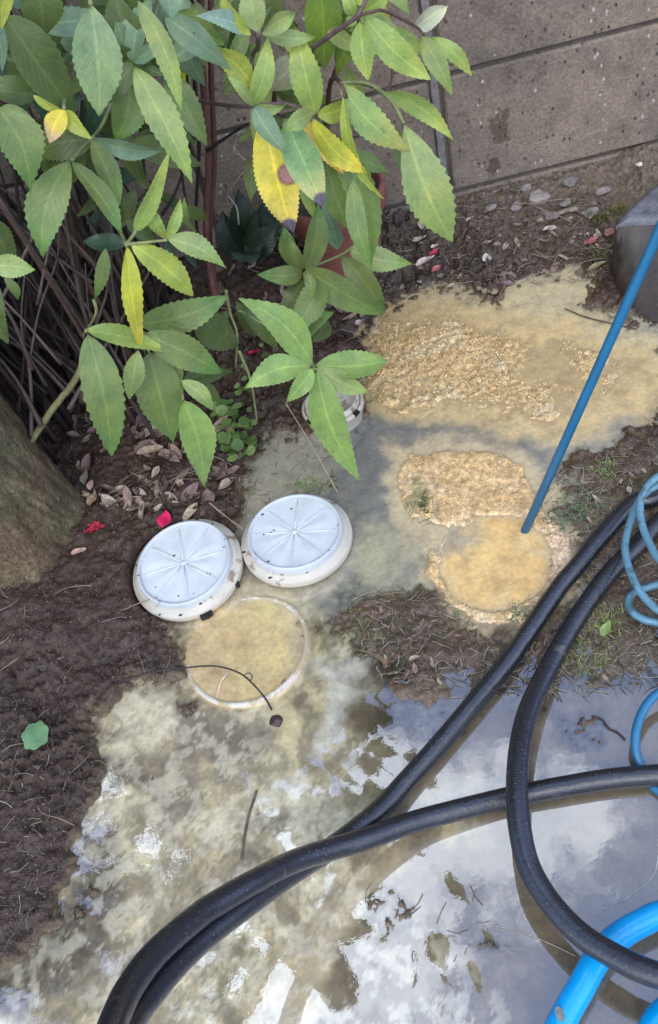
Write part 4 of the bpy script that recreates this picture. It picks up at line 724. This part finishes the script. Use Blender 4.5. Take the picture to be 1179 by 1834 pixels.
def rock(mb, c, s, col, seed=0, sub=3, sq=.6, flat=None):
    r_ = np.random.RandomState(seed); import bmesh
    bm = bmesh.new(); bmesh.ops.create_icosphere(bm, subdivisions=sub, radius=1.0); V_ = np.array([v.co[:] for v in bm.verts]); F_ = [tuple(v.index for v in f.verts) for f in bm.faces]; bm.free()
    pl = r_.randn(9, 3); pl /= np.linalg.norm(pl, axis=1)[:, None]
    for q in pl: d = V_ @ q; k = np.maximum(d - r_.uniform(.55, .85), 0); V_ = V_ - k[:, None] * q
    V_ = V_ * (1 + .06 * r_.randn(len(V_), 1)) * np.asarray(s); mb.add(V_ + np.asarray(c), F_, col)
# stone basin / block at right edge
HB = .085
bot = [at(1092, 470), at(1097, 510), at(1104, 545), at(1126, 580), at(1179, 612), at(1320, 665)]; top = [at(1103, 412, HB), at(1106, 407, HB), at(1114, 405, HB), at(1140, 404, HB), at(1179, 402, HB), at(1320, 396, HB)]
top += [at(1330, 290, HB), at(1179, 334, HB), at(1122, 388, HB)]
bot += [q * np.array([1, 1, 0]) for q in top[6:]]
def lin(Q, k_=6):
    Q = [np.asarray(q) for q in Q]; o_ = np.array([Q[i] * (1 - j / k_) + Q[(i + 1) % len(Q)] * j / k_ for i in range(len(Q)) for j in range(k_)])
    for _ in range(2): o_ = (np.roll(o_, 1, 0) + 2 * o_ + np.roll(o_, -1, 0)) / 4
    return o_
BP = lin(bot); TP = lin(top); n_ = len(BP)
for Q in (BP, TP): Q[:, 2] = Q[:, 2].mean()
cen = TP.mean(0); os_ = empty('stone_block', BP.mean(0)); tag(os_, 'dark wet stone block with flat grey top at the right edge beside the wall', 'stone')
mb = MB(); v = []; K = 14
for i in range(K + 1):
    t = i / K
    for k in range(n_):
        q = BP[k] * (1 - t) + TP[k] * t; q = q + (q - cen) * np.array([1, 1, 0]) * (.03 * math.sin(math.pi * min(t, .9))); q[2] = -.03 + (HB + .03) * t; q = q + .003 * np.array([float(vnoise(np.array([k * .35]), np.array([i * .5]), 1)), float(vnoise(np.array([k * .35]), np.array([i * .5]), 1, 50)), 0]); v.append(q)
mb.add(v, [(i * n_ + (k + 1) % n_, i * n_ + k, (i + 1) * n_ + k, (i + 1) * n_ + (k + 1) % n_) for i in range(K) for k in range(n_)], (.036, .026, .020)); mb.build('stone_side', M['wetstone'], os_)
mb = MB(); v = []
for s, z in ((1.0, -.001), (1.012, .004), (.99, .008), (.8, .010), (.4, .011), (.001, .011)):
    for q in TP: w_ = cen + (q - cen) * s; v.append((w_[0], w_[1], HB + z + .0012 * rnd.uniform(-1, 1) * (s > .1)))
mb.add(v, [(i * n_ + (k + 1) % n_, i * n_ + k, (i + 1) * n_ + k, (i + 1) * n_ + (k + 1) % n_) for i in range(5) for k in range(n_)], (.14, .14, .155)); mb.build('stone_top', M['stone'], os_)

# ---------------------------------------------------------------- loose stones
def stone_at(px, py, s, col, seed, label, group=None):
    p = gat(px, py); mb = MB(); rock(mb, p + np.array([0, 0, s * .25]), np.array([s, s * .75, s * .6]), col, seed); return tag(mb.build('stone', M['stone'], None, False, origin=p), label, 'stone', group)
stone_at(965, 358, .021, (.25, .21, .18), 4, 'pale fist-sized stone lying at the foot of the block wall')
for i, (px, py, s, c) in enumerate([(925, 372, .013, (.2, .17, .15)), (1020, 330, .014, (.18, .16, .14)), (1080, 345, .013, (.24, .2, .18)), (990, 390, .012, (.17, .14, .12)), (1145, 296, .006, (.6, .58, .52)), (940, 340, .012, (.22, .19, .17)), (880, 375, .010, (.2, .17, .15)), (1012, 365, .011, (.2, .17, .15)), (722, 325, .010, (.3, .27, .25)), (1060, 380, .012, (.2, .18, .15))]):
    stone_at(px, py, s, c, 30 + i, ['small grey stone left of the pale fist-sized stone', 'flat light grey stone in the rubble right of the pale fist-sized stone', 'brownish stone in the rubble close to the top right', 'dark brown stone just below the pale fist-sized stone', 'tiny bright pebble highest up by the right edge', 'greyish-brown stone directly above the pale fist-sized stone', 'leftmost brown rubble stone under the stained wall', 'brownish-grey pebble touching the right of the pale fist-sized stone', 'light stone between the big hanging leaf and the pot', 'grey-brown stone beside the moss near the stone block'][i], 'rubble stones at the wall foot')
p = at(495, 1293, 0); mb = MB(); rock(mb, p + np.array([0, 0, .001]), (.0085, .0085, .005), (.035, .02, .018), 77); tag(mb.build('pebble', M['wetstone'], None, True, origin=p), 'small dark round pebble in the tan runnel below the open drain', 'pebble')
for i in range(44):
    px, py = rnd.uniform(840, 1100), rnd.uniform(300, 440)
    if px > 1090 and py > 380: continue
    s_g = rnd.uniform(.003, .007); k_g = rnd.randrange(3); wh = 'close under the wall stains' if px < 930 else ('around the pale fist-sized stone' if px < 1000 else ('left of the mossy patch' if px < 1050 else 'beside the mossy patch'))
    stone_at(px, py, s_g, [(.13, .11, .095), (.10, .08, .065), (.22, .185, .15)][k_g], 200 + i, ('tiny ' if s_g < .005 else 'pea-sized ') + ['grey-brown', 'dark brown', 'pale'][k_g] + (' gravel chip on upper soil ' if py < 365 else ' gravel chip on lower soil ') + wh, 'gravel chips by the wall')

# ---------------------------------------------------------------- fallen leaves and twigs
def fallen(px, py, L_, w, col, ang, label, group=None, name='fallen_leaf', curl=.35, dz=.003, m_='dead', teeth=3, cat='fallen leaf', tip=None):
    p = gat(px, py, dz); a = ang; d = np.array([math.cos(a), math.sin(a), rnd.uniform(-.1, .15)]); mb = MB()
    leafg(mb, p - d * L_ / 2, p + d * L_ / 2, w, col, curl, teeth, tip); return tag(mb.build(name, M[m_], origin=p), label, cat, group)
def leafg(mb, a, b, w, col, curl, teeth, tip=None):
    ax = b - a; ln = np.linalg.norm(ax); ax /= ln; sd_ = np.cross(ax, [0, 0, 1]); sd_ /= np.linalg.norm(sd_); rows = 9; V_ = []; Lc = []; Cc = []; ph = rnd.uniform(0, 6); lift = rnd.uniform(-.1, .3) * ln
    for i in range(rows):
        t = i / (rows - 1); ww = (math.sin(math.pi * t ** .85) ** .8 if 0 < t < 1 else .02) * w / 2
        for u in (-1, -.5, 0, .5, 1):
            V_.append(a + ax * ln * t + sd_ * ww * u * (1 - .25 * curl * abs(u)) + np.array([0, 0, abs(u) * ww * curl + lift * (t - .5) ** 2 * 2 + .08 * w * math.sin(ph + t * 7 + u * 2)])); Lc.append((u * .5 + .5, t, .5))
            cc = np.asarray(col, float) * (1 - .15 * (u == 0)); Cc.append(cc if tip is None else cc + (np.asarray(tip) - cc) * t ** 2)
    mb.add(V_, [(i * 5 + j, i * 5 + j + 1, i * 5 + j + 6, i * 5 + j + 5) for i in range(rows - 1) for j in range(4)], np.array(Cc), np.array(Lc))
SP = [(755, 405, .026, .013, (.45, .36, .26), 1.5, 'upright tan dry leaf standing at the foot of the wall'), (752, 432, .026, .014, (.42, .37, .24), .2, 'flat beige dry leaf just below the upright tan one'), (873, 467, .022, .017, (.55, .50, .44), 1.4, 'pale oval leaf alone on the dark soil right of the pink leaves'),
      (762, 470, .034, .016, (.62, .46, .40), .1, 'pinkish-beige curled leaf among the red leaves'), (778, 456, .020, .012, (.50, .05, .09), .5, 'crimson small leaf above the pinkish-beige leaf'), (779, 444, .014, .009, (.66, .48, .42), .2, 'tiny cream-pink leaf above the crimson leaf'), (783, 484, .026, .012, (.50, .16, .15), .6, 'dull red leaf touching the pinkish-beige leaf'),
      (297, 934, .028, .022, (.62, .02, .10), 1.3, 'vivid magenta-red petal leaning on the rim of the left white lid'), (343, 920, .036, .018, (.55, .42, .30), .9, 'large tan leaf beside the magenta petal above the left lid'), (455, 634, .022, .010, (.50, .02, .08), -.1, 'crimson leaf under the toothed foliage left of the sprig'),
      (322, 867, .018, .010, (.38, .25, .20), -.6, 'small pinkish-brown leaf above the large tan leaf'), (305, 820, .045, .017, (.26, .19, .17), -.9, 'long grey-brown dry leaf below the hanging green leaves'), (250, 905, .045, .028, (.30, .22, .16), .1, 'crumpled brown leaf between the tree and the magenta petal'),
      (166, 900, .024, .016, (.36, .24, .16), 1.4, 'round tan leaf standing against the tree trunk'), (164, 870, .018, .012, (.46, .30, .28), 1.2, 'pink-edged pale leaf above the round tan leaf by the trunk'), (143, 990, .022, .012, (.42, .28, .20), .1, 'small light brown leaf at the foot of the trunk'), (412, 772, .034, .012, (.40, .27, .20), 1.9, 'pinkish-tan narrow leaf lying in the clover'),
      (1060, 435, .030, .014, (.42, .12, .12), .1, 'dull red leaf on the soil left of the stone block'), (1092, 420, .024, .017, (.32, .16, .14), .8, 'reddish-brown leaf touching the stone block'), (1070, 478, .040, .010, (.30, .26, .14), .1, 'olive flat strip leaf at the water edge left of the stone block'), (985, 412, .022, .014, (.46, .38, .34), -.4, 'cream dry leaf in the twigs above the upper pool'),
      (652, 562, .030, .012, (.36, .26, .18), 1.1, 'curled brown leaf in the tuft above the sand heap'), (645, 580, .018, .012, (.50, .42, .36), .5, 'pale chip-like leaf below the curled brown leaf'), (630, 570, .034, .010, (.30, .21, .14), .3, 'thin rolled leaf left of the curled brown leaf'), (372, 425, .024, .016, (.26, .23, .13), .0, 'olive-brown round leaf on the litter below the dark plant')]
for s_ in SP: fallen(*s_[:6], s_[6])
# crimson maple leaf
p = gat(172, 945, .004); mb = MB()
for a, l in ((-2.6, .020), (-2.0, .016), (-.5, .017), (-1.1, .013), (.3, .010), (2.7, .012), (1.6, .008)): leafg(mb, p, p + np.array([math.cos(a), math.sin(a), .1]) * l, .007, (.42, .03, .05), .2, 3)
tag(mb.build('maple_leaf', M['dead'], origin=p), 'crimson maple leaf with pointed lobes beside the tree trunk', 'fallen leaf')
# round green leaf
p = gat(66, 1320, .004); mb = MB(); n_ = 28; v = [p + np.array([0, 0, .002])] + [p + np.array([.0165 * math.cos(t) * (1 + .07 * math.sin(7 * t)), .0190 * math.sin(t) * (1 + .07 * math.sin(7 * t)), .0015 * math.sin(3 * t)]) for t in np.linspace(0, 2 * math.pi, n_ + 1)[:-1]]
mb.add(v, [(0, 1 + k, 1 + (k + 1) % n_) for k in range(n_)], (.20, .36, .17), np.tile([.25, .3, .5], (n_ + 1, 1))); tag(mb.build('round_leaf', M['leaf'], origin=p), 'round pale green leaf lying flat on the dark soil at the left', 'fallen leaf')

protos = []
LC_ = [(.22, .15, .12), (.28, .20, .15), (.16, .11, .09), (.33, .25, .18), (.20, .13, .12), (.40, .33, .25)]
for i in range(12):
    mb = MB(); leafg(mb, np.array([-.014, 0, 0.]), np.array([.014, 0, 0.]), rnd.uniform(.008, .015), LC_[i % 6], rnd.uniform(.1, .9), 3); protos.append(mb)
TONES = dict(dead_leaf=['warm brown', 'light brown', 'dark brown', 'tan', 'purplish brown', 'beige'], twig=['grey', 'tan', 'dark'])
def scatter(protos_meshes, pts, name, label, cat, group, m_, sc_=(.6, 1.5), tilt=.35, dz=.002):
    first = None
    for i, (x, y) in enumerate(pts):
        pm = protos_meshes[i % len(protos_meshes)]
        o = bpy.data.objects.new(name, pm); sc.collection.objects.link(o); s = rnd.uniform(*sc_); o.location = (x, y, ghz(x, y) + dz); o.rotation_euler = (rnd.gauss(0, tilt), rnd.gauss(0, tilt), rnd.uniform(0, 6.28)); o.scale = (s, s, s); size = 'tiny' if s < sc_[0] + (sc_[1] - sc_[0]) * .33 else ('small' if s < sc_[0] + (sc_[1] - sc_[0]) * .66 else 'larger')
        tag(o, size + ' ' + pm['tone'] + ' ' + label, cat, group)
def mesh_of(mb, m_):
    o = mb.build('tmp', m_, None, True, origin=(0, 0, 0)); me = o.data; bpy.data.objects.remove(o); me.name = 'loose_piece'; return me
leafm = [mesh_of(mb, M['dead']) for mb in protos]
for i, me_ in enumerate(leafm): me_['tone'] = ['warm brown', 'light brown', 'dark brown', 'tan', 'purplish brown', 'beige'][i % 6]
def pts_in(polys, n, avoid_water=True):
    out_ = []; t = 0
    while len(out_) < n and t < n * 30:
        t += 1; poly = rnd.choice(polys); P = np.array(poly); px = rnd.uniform(P[:, 0].min(), P[:, 0].max()); py = rnd.uniform(P[:, 1].min(), P[:, 1].max())
        if sdpoly(np.array([px]), np.array([py]), poly)[0] < 0: continue
        p = at(px, py)
        if avoid_water and ghz(p[0], p[1]) < .001: continue
        if math.hypot(p[0] - tb[0], p[1] - tb[1]) < R0 * 1.15: continue
        if any(math.hypot(p[0] - q[0], p[1] - q[1]) < .078 for q in (lc1, at(533, 970))): continue
        if p[0] * WN[0] + p[1] * WN[1] > WD - .015: continue
        out_.append((p[0], p[1]))
    return out_
LIT = [[(130, 760), (440, 740), (430, 920), (380, 940), (300, 940), (170, 950), (150, 880)], [(130, 760), (420, 760), (420, 900), (160, 930)]]
LIT2 = [[(360, 430), (640, 430), (680, 540), (640, 620), (400, 640)], [(0, 560), (260, 560), (300, 720), (60, 720)]]
LIT3 = [[(700, 400), (1090, 380), (1090, 470), (900, 520), (740, 520), (680, 500)]]
scatter(leafm, pts_in(LIT, 110), 'dead_leaf', 'dead leaf in the litter between the tree and the white lids', 'dead leaf', 'dead leaves between tree and lids', None)
scatter(leafm, pts_in(LIT2, 85), 'dead_leaf', 'dead leaf in the shade beneath the shrubs', 'dead leaf', 'dead leaves beneath the shrubs', None, (.7, 1.4))
scatter(leafm, pts_in(LIT3, 50), 'dead_leaf', 'dead leaf on the soil strip along the wall', 'dead leaf', 'dead leaves along the wall', None, (.4, .9))
scatter(leafm, pts_in([[(620, 1060), (760, 1050), (900, 1150), (1179, 1100), (1179, 1220), (760, 1240), (680, 1190)], [(1000, 850), (1179, 780), (1179, 900), (1040, 960)]], 45, False), 'dead_leaf', 'shred of dead leaf on the muddy strip right of the open drain', 'dead leaf', 'leaf shreds on the muddy strip', None, (.25, .55))
twm = []
for i in range(12):
    mb = MB(); l = rnd.uniform(.02, .05); P = spline([(-l, 0, 0), (-l * .3, rnd.gauss(0, l * .15), rnd.uniform(0, .004)), (l * .4, rnd.gauss(0, l * .15), rnd.uniform(0, .005)), (l, rnd.gauss(0, l * .1), 0)], 4); tube(mb, P, np.linspace(.0011, .0005, len(P)), 5, [(.20, .165, .14), (.24, .175, .12), (.07, .048, .04)][i % 3]); twm.append(mesh_of(mb, M['stem'])); twm[-1]['tone'] = ['grey', 'tan', 'dark'][i % 3]
scatter(twm, pts_in(LIT + LIT2, 75), 'twig', 'dry twig in the litter under the shrubs', 'twig', 'twigs in the litter', None, (.5, 1.2), .15)
scatter(twm, pts_in(LIT3, 80), 'twig', 'dry twig on the soil strip along the wall', 'twig', 'twigs along the wall', None, (.4, 1.1), .15)
scatter(twm, pts_in([[(0, 1060), (240, 1080), (330, 1140), (320, 1200), (160, 1270), (180, 1380), (120, 1500), (60, 1680), (0, 1700)]], 45), 'twig', 'rootlet on the dark soil bank at the left', 'twig', 'rootlets on the left bank', None, (.3, .8), .1)
scatter(twm, pts_in([[(620, 1060), (760, 1050), (900, 1150), (1179, 1100), (1179, 1220), (760, 1240), (680, 1190)], [(1000, 850), (1179, 780), (1179, 1230), (950, 1230)]], 75, False), 'twig', 'straw on the muddy strip around the hoses', 'twig', 'straws on the muddy strip', None, (.2, .6), .12)
def twig(pts, r, col, label): P = spline([at(a, b, z) for a, b, z in pts], 8); m = MB(); tube(m, P, r, 6, col, .3); return tag(m.build('twig', M['stem2'], origin=P[0]), label, 'twig')
twig([(200, 1228, .012), (240, 1212, .018), (290, 1200, .02), (330, 1196, .018), (385, 1193, .018), (430, 1206, .016), (460, 1232, .012), (478, 1255, .006), (487, 1272, .001)], .0012, (.03, .022, .02), 'dark wiry root arching over the open drain')
twig([(436, 1210, .016), (446, 1205, .018), (452, 1212, .017), (448, 1220, .014)], .0007, (.05, .03, .025), 'tiny hooked rootlet on the dark wiry root')
twig([(408, 1205, .004), (396, 1222, .003), (388, 1250, .001)], .0010, (.62, .45, .34), 'pale pinkish rootlet floating inside the open drain')
twig([(460, 1416, .001), (446, 1460, .001), (438, 1500, .001), (433, 1540, .0005)], .0016, (.12, .085, .06), 'brown reed floating in the puddle above the black hoses')
twig([(1012, 553, .003), (1050, 568, .002), (1090, 578, .003), (1140, 590, .002)], .0011, (.07, .05, .04), 'dark twig floating in the upper pool by the stone block')
twig([(20, 1150, .03), (40, 1142, .03), (60, 1125, .034), (78, 1110, .034)], .0010, (.45, .38, .33), 'pale straw on the earth lump below the tree trunk')
twig([(375, 900, .03), (405, 925, .02), (435, 947, .02)], .0010, (.34, .24, .18), 'straight brown twig pointing at the gap between the two lids')
twig([(255, 975, .02), (270, 950, .02), (300, 890, .025), (320, 850, .03)], .0008, (.18, .12, .09), 'thin brown stem rising past the magenta petal')
twig([(960, 370, .03), (985, 385, .035), (1030, 375, .035), (1060, 390, .03)], .0045, (.2, .155, .12), 'thick crooked root lying at the foot of the wall')
twig([(1060, 1282, .001), (1078, 1288, .0012), (1090, 1304, .001), (1106, 1312, .001), (1120, 1325, .001)], .0013, (.05, .035, .03), 'sinuous dark twig afloat near the deeper blue loop')
twig([(1080, 1630, .001), (1120, 1610, .001), (1165, 1575, .001), (1178, 1540, .001), (1176, 1500, .001)], .00035, (.40, .38, .34), 'very thin pale straw floating in the puddle above the cyan hose')
twig([(885, 1658, .001), (930, 1668, .001), (985, 1690, .001), (1030, 1712, .001)], .00035, (.36, .31, .24), 'very thin pale straw floating under the bend of the black hose')

mb = MB()
for poly, n_ in (([(620, 1060), (760, 1050), (900, 1150), (1179, 1060), (1200, 1240), (760, 1260), (660, 1200)], 900), ([(1000, 850), (1179, 770), (1200, 1060), (1040, 1040)], 450), ([(690, 420), (1095, 385), (1095, 500), (900, 520), (740, 520)], 420), ([(60, 1260), (170, 1300), (190, 1380), (120, 1520), (60, 1690), (0, 1700), (0, 1300)], 160), ([(380, 760), (480, 760), (600, 780), (620, 880), (400, 940)], 160), ([(660, 1580), (880, 1600), (880, 1720), (660, 1720)], 14)):
    P_ = np.array(poly)
    for _ in range(n_):
        px, py = rnd.uniform(P_[:, 0].min(), P_[:, 0].max()), rnd.uniform(P_[:, 1].min(), P_[:, 1].max())
        if sdpoly(np.array([px]), np.array([py]), poly)[0] < 0: continue
        p = at(px, py); p[2] = max(ghz(p[0], p[1]), 0) + .0008; a_ = rnd.uniform(0, 6.28); l = rnd.uniform(.003, .012); d = np.array([math.cos(a_), math.sin(a_), rnd.uniform(-.05, .2)]) * l; bd_ = np.array([-math.sin(a_), math.cos(a_), 0]) * l * rnd.uniform(-.35, .35)
        tube(mb, [p - d, p + bd_, p + d], rnd.uniform(.00025, .00055), 4, rnd.choice([(.26, .20, .14), (.16, .12, .09), (.36, .31, .24), (.08, .06, .05), (.2, .19, .11)]), 0, False)
tag(mb.build('straw_debris', M['stem']), 'loose bits of straw and root fibre scattered over the muddy ground', 'straw', kind='stuff')
# clover and moss (ground cover)
mb = MB()
def disc(mb, p, r, col, tilt=.3):
    n_ = 9; a = rnd.uniform(0, 6.28); nx_ = np.array([rnd.gauss(0, tilt), rnd.gauss(0, tilt), 1]); nx_ /= np.linalg.norm(nx_); u = np.cross(nx_, [1, 0, 0]); u /= np.linalg.norm(u); w = np.cross(nx_, u)
    v = [p] + [p + (u * math.cos(t + a) + w * math.sin(t + a)) * r * (1 - .35 * (i == 0)) + nx_ * r * .12 for i, t in enumerate(np.linspace(0, 6.28, n_ + 1)[:-1])]; mb.add(v, [(0, 1 + k, 1 + (k + 1) % n_) for k in range(n_)], col, np.tile([.25, .3, .5], (n_ + 1, 1)))
for (cx, cy, sx, sy, n_, r) in ((425, 795, 32, 30, 42, .008), (405, 745, 30, 25, 22, .0085), (470, 600, 40, 40, 16, .007), (440, 700, 22, 30, 12, .006)):
    for _ in range(n_): p = gat(rnd.gauss(cx, sx * .55), rnd.gauss(cy, sy * .55), rnd.uniform(.004, .02)); disc(mb, p, r * rnd.uniform(.5, 1.2), rnd.choice([(.18, .28, .08), (.12, .2, .06), (.26, .36, .12)]))
tag(mb.build('clover', M['leaf']), 'patch of small round-leaved clover between the shrub and the grey water', 'clover', kind='stuff')
mb = MB()
for (cx, cy, sx, sy, n_, c) in ((1045, 905, 40, 35, 260, (.16, .22, .12)), (1085, 840, 20, 14, 90, (.25, .32, .12)), (1050, 1180, 40, 35, 160, (.22, .26, .07)), (1085, 1110, 26, 24, 120, (.26, .30, .09)), (940, 1100, 24, 16, 90, (.22, .26, .14)), (640, 1120, 30, 30, 70, (.14, .15, .05)), (560, 870, 30, 10, 60, (.16, .28, .08)), (1075, 388, 24, 10, 160, (.16, .17, .04)), (1075, 455, 12, 12, 60, (.16, .22, .05)), (1110, 375, 14, 8, 70, (.16, .17, .04)), (760, 905, 14, 20, 60, (.14, .16, .06)), (1000, 930, 30, 25, 90, (.12, .18, .11))):
    for _ in range(n_):
        p = gat(rnd.gauss(cx, sx * .6), rnd.gauss(cy, sy * .6)); a = rnd.uniform(0, 6.28); l = rnd.uniform(.003, .011); d = np.array([math.cos(a), math.sin(a), rnd.uniform(.1, .7)]); w = np.array([-math.sin(a), math.cos(a), 0]) * .0006
        k = rnd.uniform(.5, 1.5); mb.add([p - w, p + w, p + d * l + w * .6, p + d * l - w * .6 + np.array([0, 0, .0003])], [(0, 1, 2, 3)], np.array(c) * k, np.tile([.25, .3, .5], (4, 1)))
tag(mb.build('moss', M['leaf']), 'sparse green moss and grass tufts on the muddy strip and by the stone block', 'moss', kind='stuff')
mb = MB(); p = gat(1085, 1135, .006); leafg(mb, p + np.array([-.008, -.005, 0]), p + np.array([.008, .007, .006]), .012, (.26, .36, .12), .3, 3); tag(mb.build('weed_leaf', M['leaf'], origin=p), 'single bright green weed leaf between the black hoses and the thin loops', 'weed')
# crumbs of earth and sand grains
mb = MB(); mg = MB()
def crumb(mb, p, s, c):
    v = np.array([[1, 0, 0], [-1, 0, 0], [0, 1, 0], [0, -1, 0], [0, 0, 1], [0, 0, -1.]]) * s * (1 + .5 * (nr.rand(6, 1) - .5)) + p; mb.add(v, [(0, 2, 4), (2, 1, 4), (1, 3, 4), (3, 0, 4), (2, 0, 5), (1, 2, 5), (3, 1, 5), (0, 3, 5)], c)
def many(mb, poly, n_, sr, cols, mode):
    P = np.array(poly); px = nr.uniform(P[:, 0].min(), P[:, 0].max(), n_ * 3); py = nr.uniform(P[:, 1].min(), P[:, 1].max(), n_ * 3); ok = sdpoly(px, py, poly) > 0; px, py = px[ok][:n_], py[ok][:n_]
    G = np.array([at(a, b) for a, b in zip(px, py)]); hz_ = height(G[:, 0], G[:, 1])
    for q, h in zip(G, hz_):
        if h < .0005: continue
        crumb(mb, np.array([q[0], q[1], h + .0003]), rnd.uniform(*sr), rnd.choice(cols))
many(mb, [(0, 1050), (230, 1050), (330, 1130), (330, 1200), (160, 1270), (190, 1380), (130, 1500), (90, 1660), (0, 1740), (-30, 1740), (-30, 1050)], 4500, (.0004, .0022), [(.075, .050, .038), (.12, .082, .062), (.04, .027, .021), (.055, .037, .029)], 0)
many(mb, [(600, 1060), (760, 1040), (900, 1140), (1030, 1000), (1000, 850), (1179, 760), (1179, 1225), (760, 1250), (680, 1190)], 1600, (.0004, .0013), [(.12, .09, .07), (.18, .14, .11), (.08, .06, .045), (.28, .24, .19)], 0)
many(mb, [(680, 420), (1090, 380), (1090, 500), (900, 520), (740, 520), (680, 540)], 2500, (.0006, .0026), [(.10, .075, .06), (.15, .12, .10), (.06, .045, .04)], 0)
many(mb, [(100, 720), (460, 640), (640, 560), (680, 560), (640, 740), (440, 860), (420, 950), (240, 1050), (130, 1000)], 2500, (.0006, .0024), [(.08, .06, .05), (.12, .09, .08), (.05, .036, .03)], 0)
tag(mb.build('soil_crumbs', M['soilc'] if 'soilc' in M else M['stone'], None, False), 'loose crumbs of dark earth over the soil', 'crumbs', kind='stuff')
many(mg, SAND1, 5200, (.0005, .0016), [(.62, .46, .24), (.72, .56, .32), (.50, .34, .16), (.42, .28, .13), (.78, .66, .46)], 0)
many(mg, SAND2, 700, (.0004, .0010), [(.70, .54, .33), (.78, .64, .44), (.6, .44, .26)], 0)
tag(mg.build('sand_grains', M['stone'], None, False), 'coarse golden sand grains heaped at the drains', 'sand', kind='stuff')
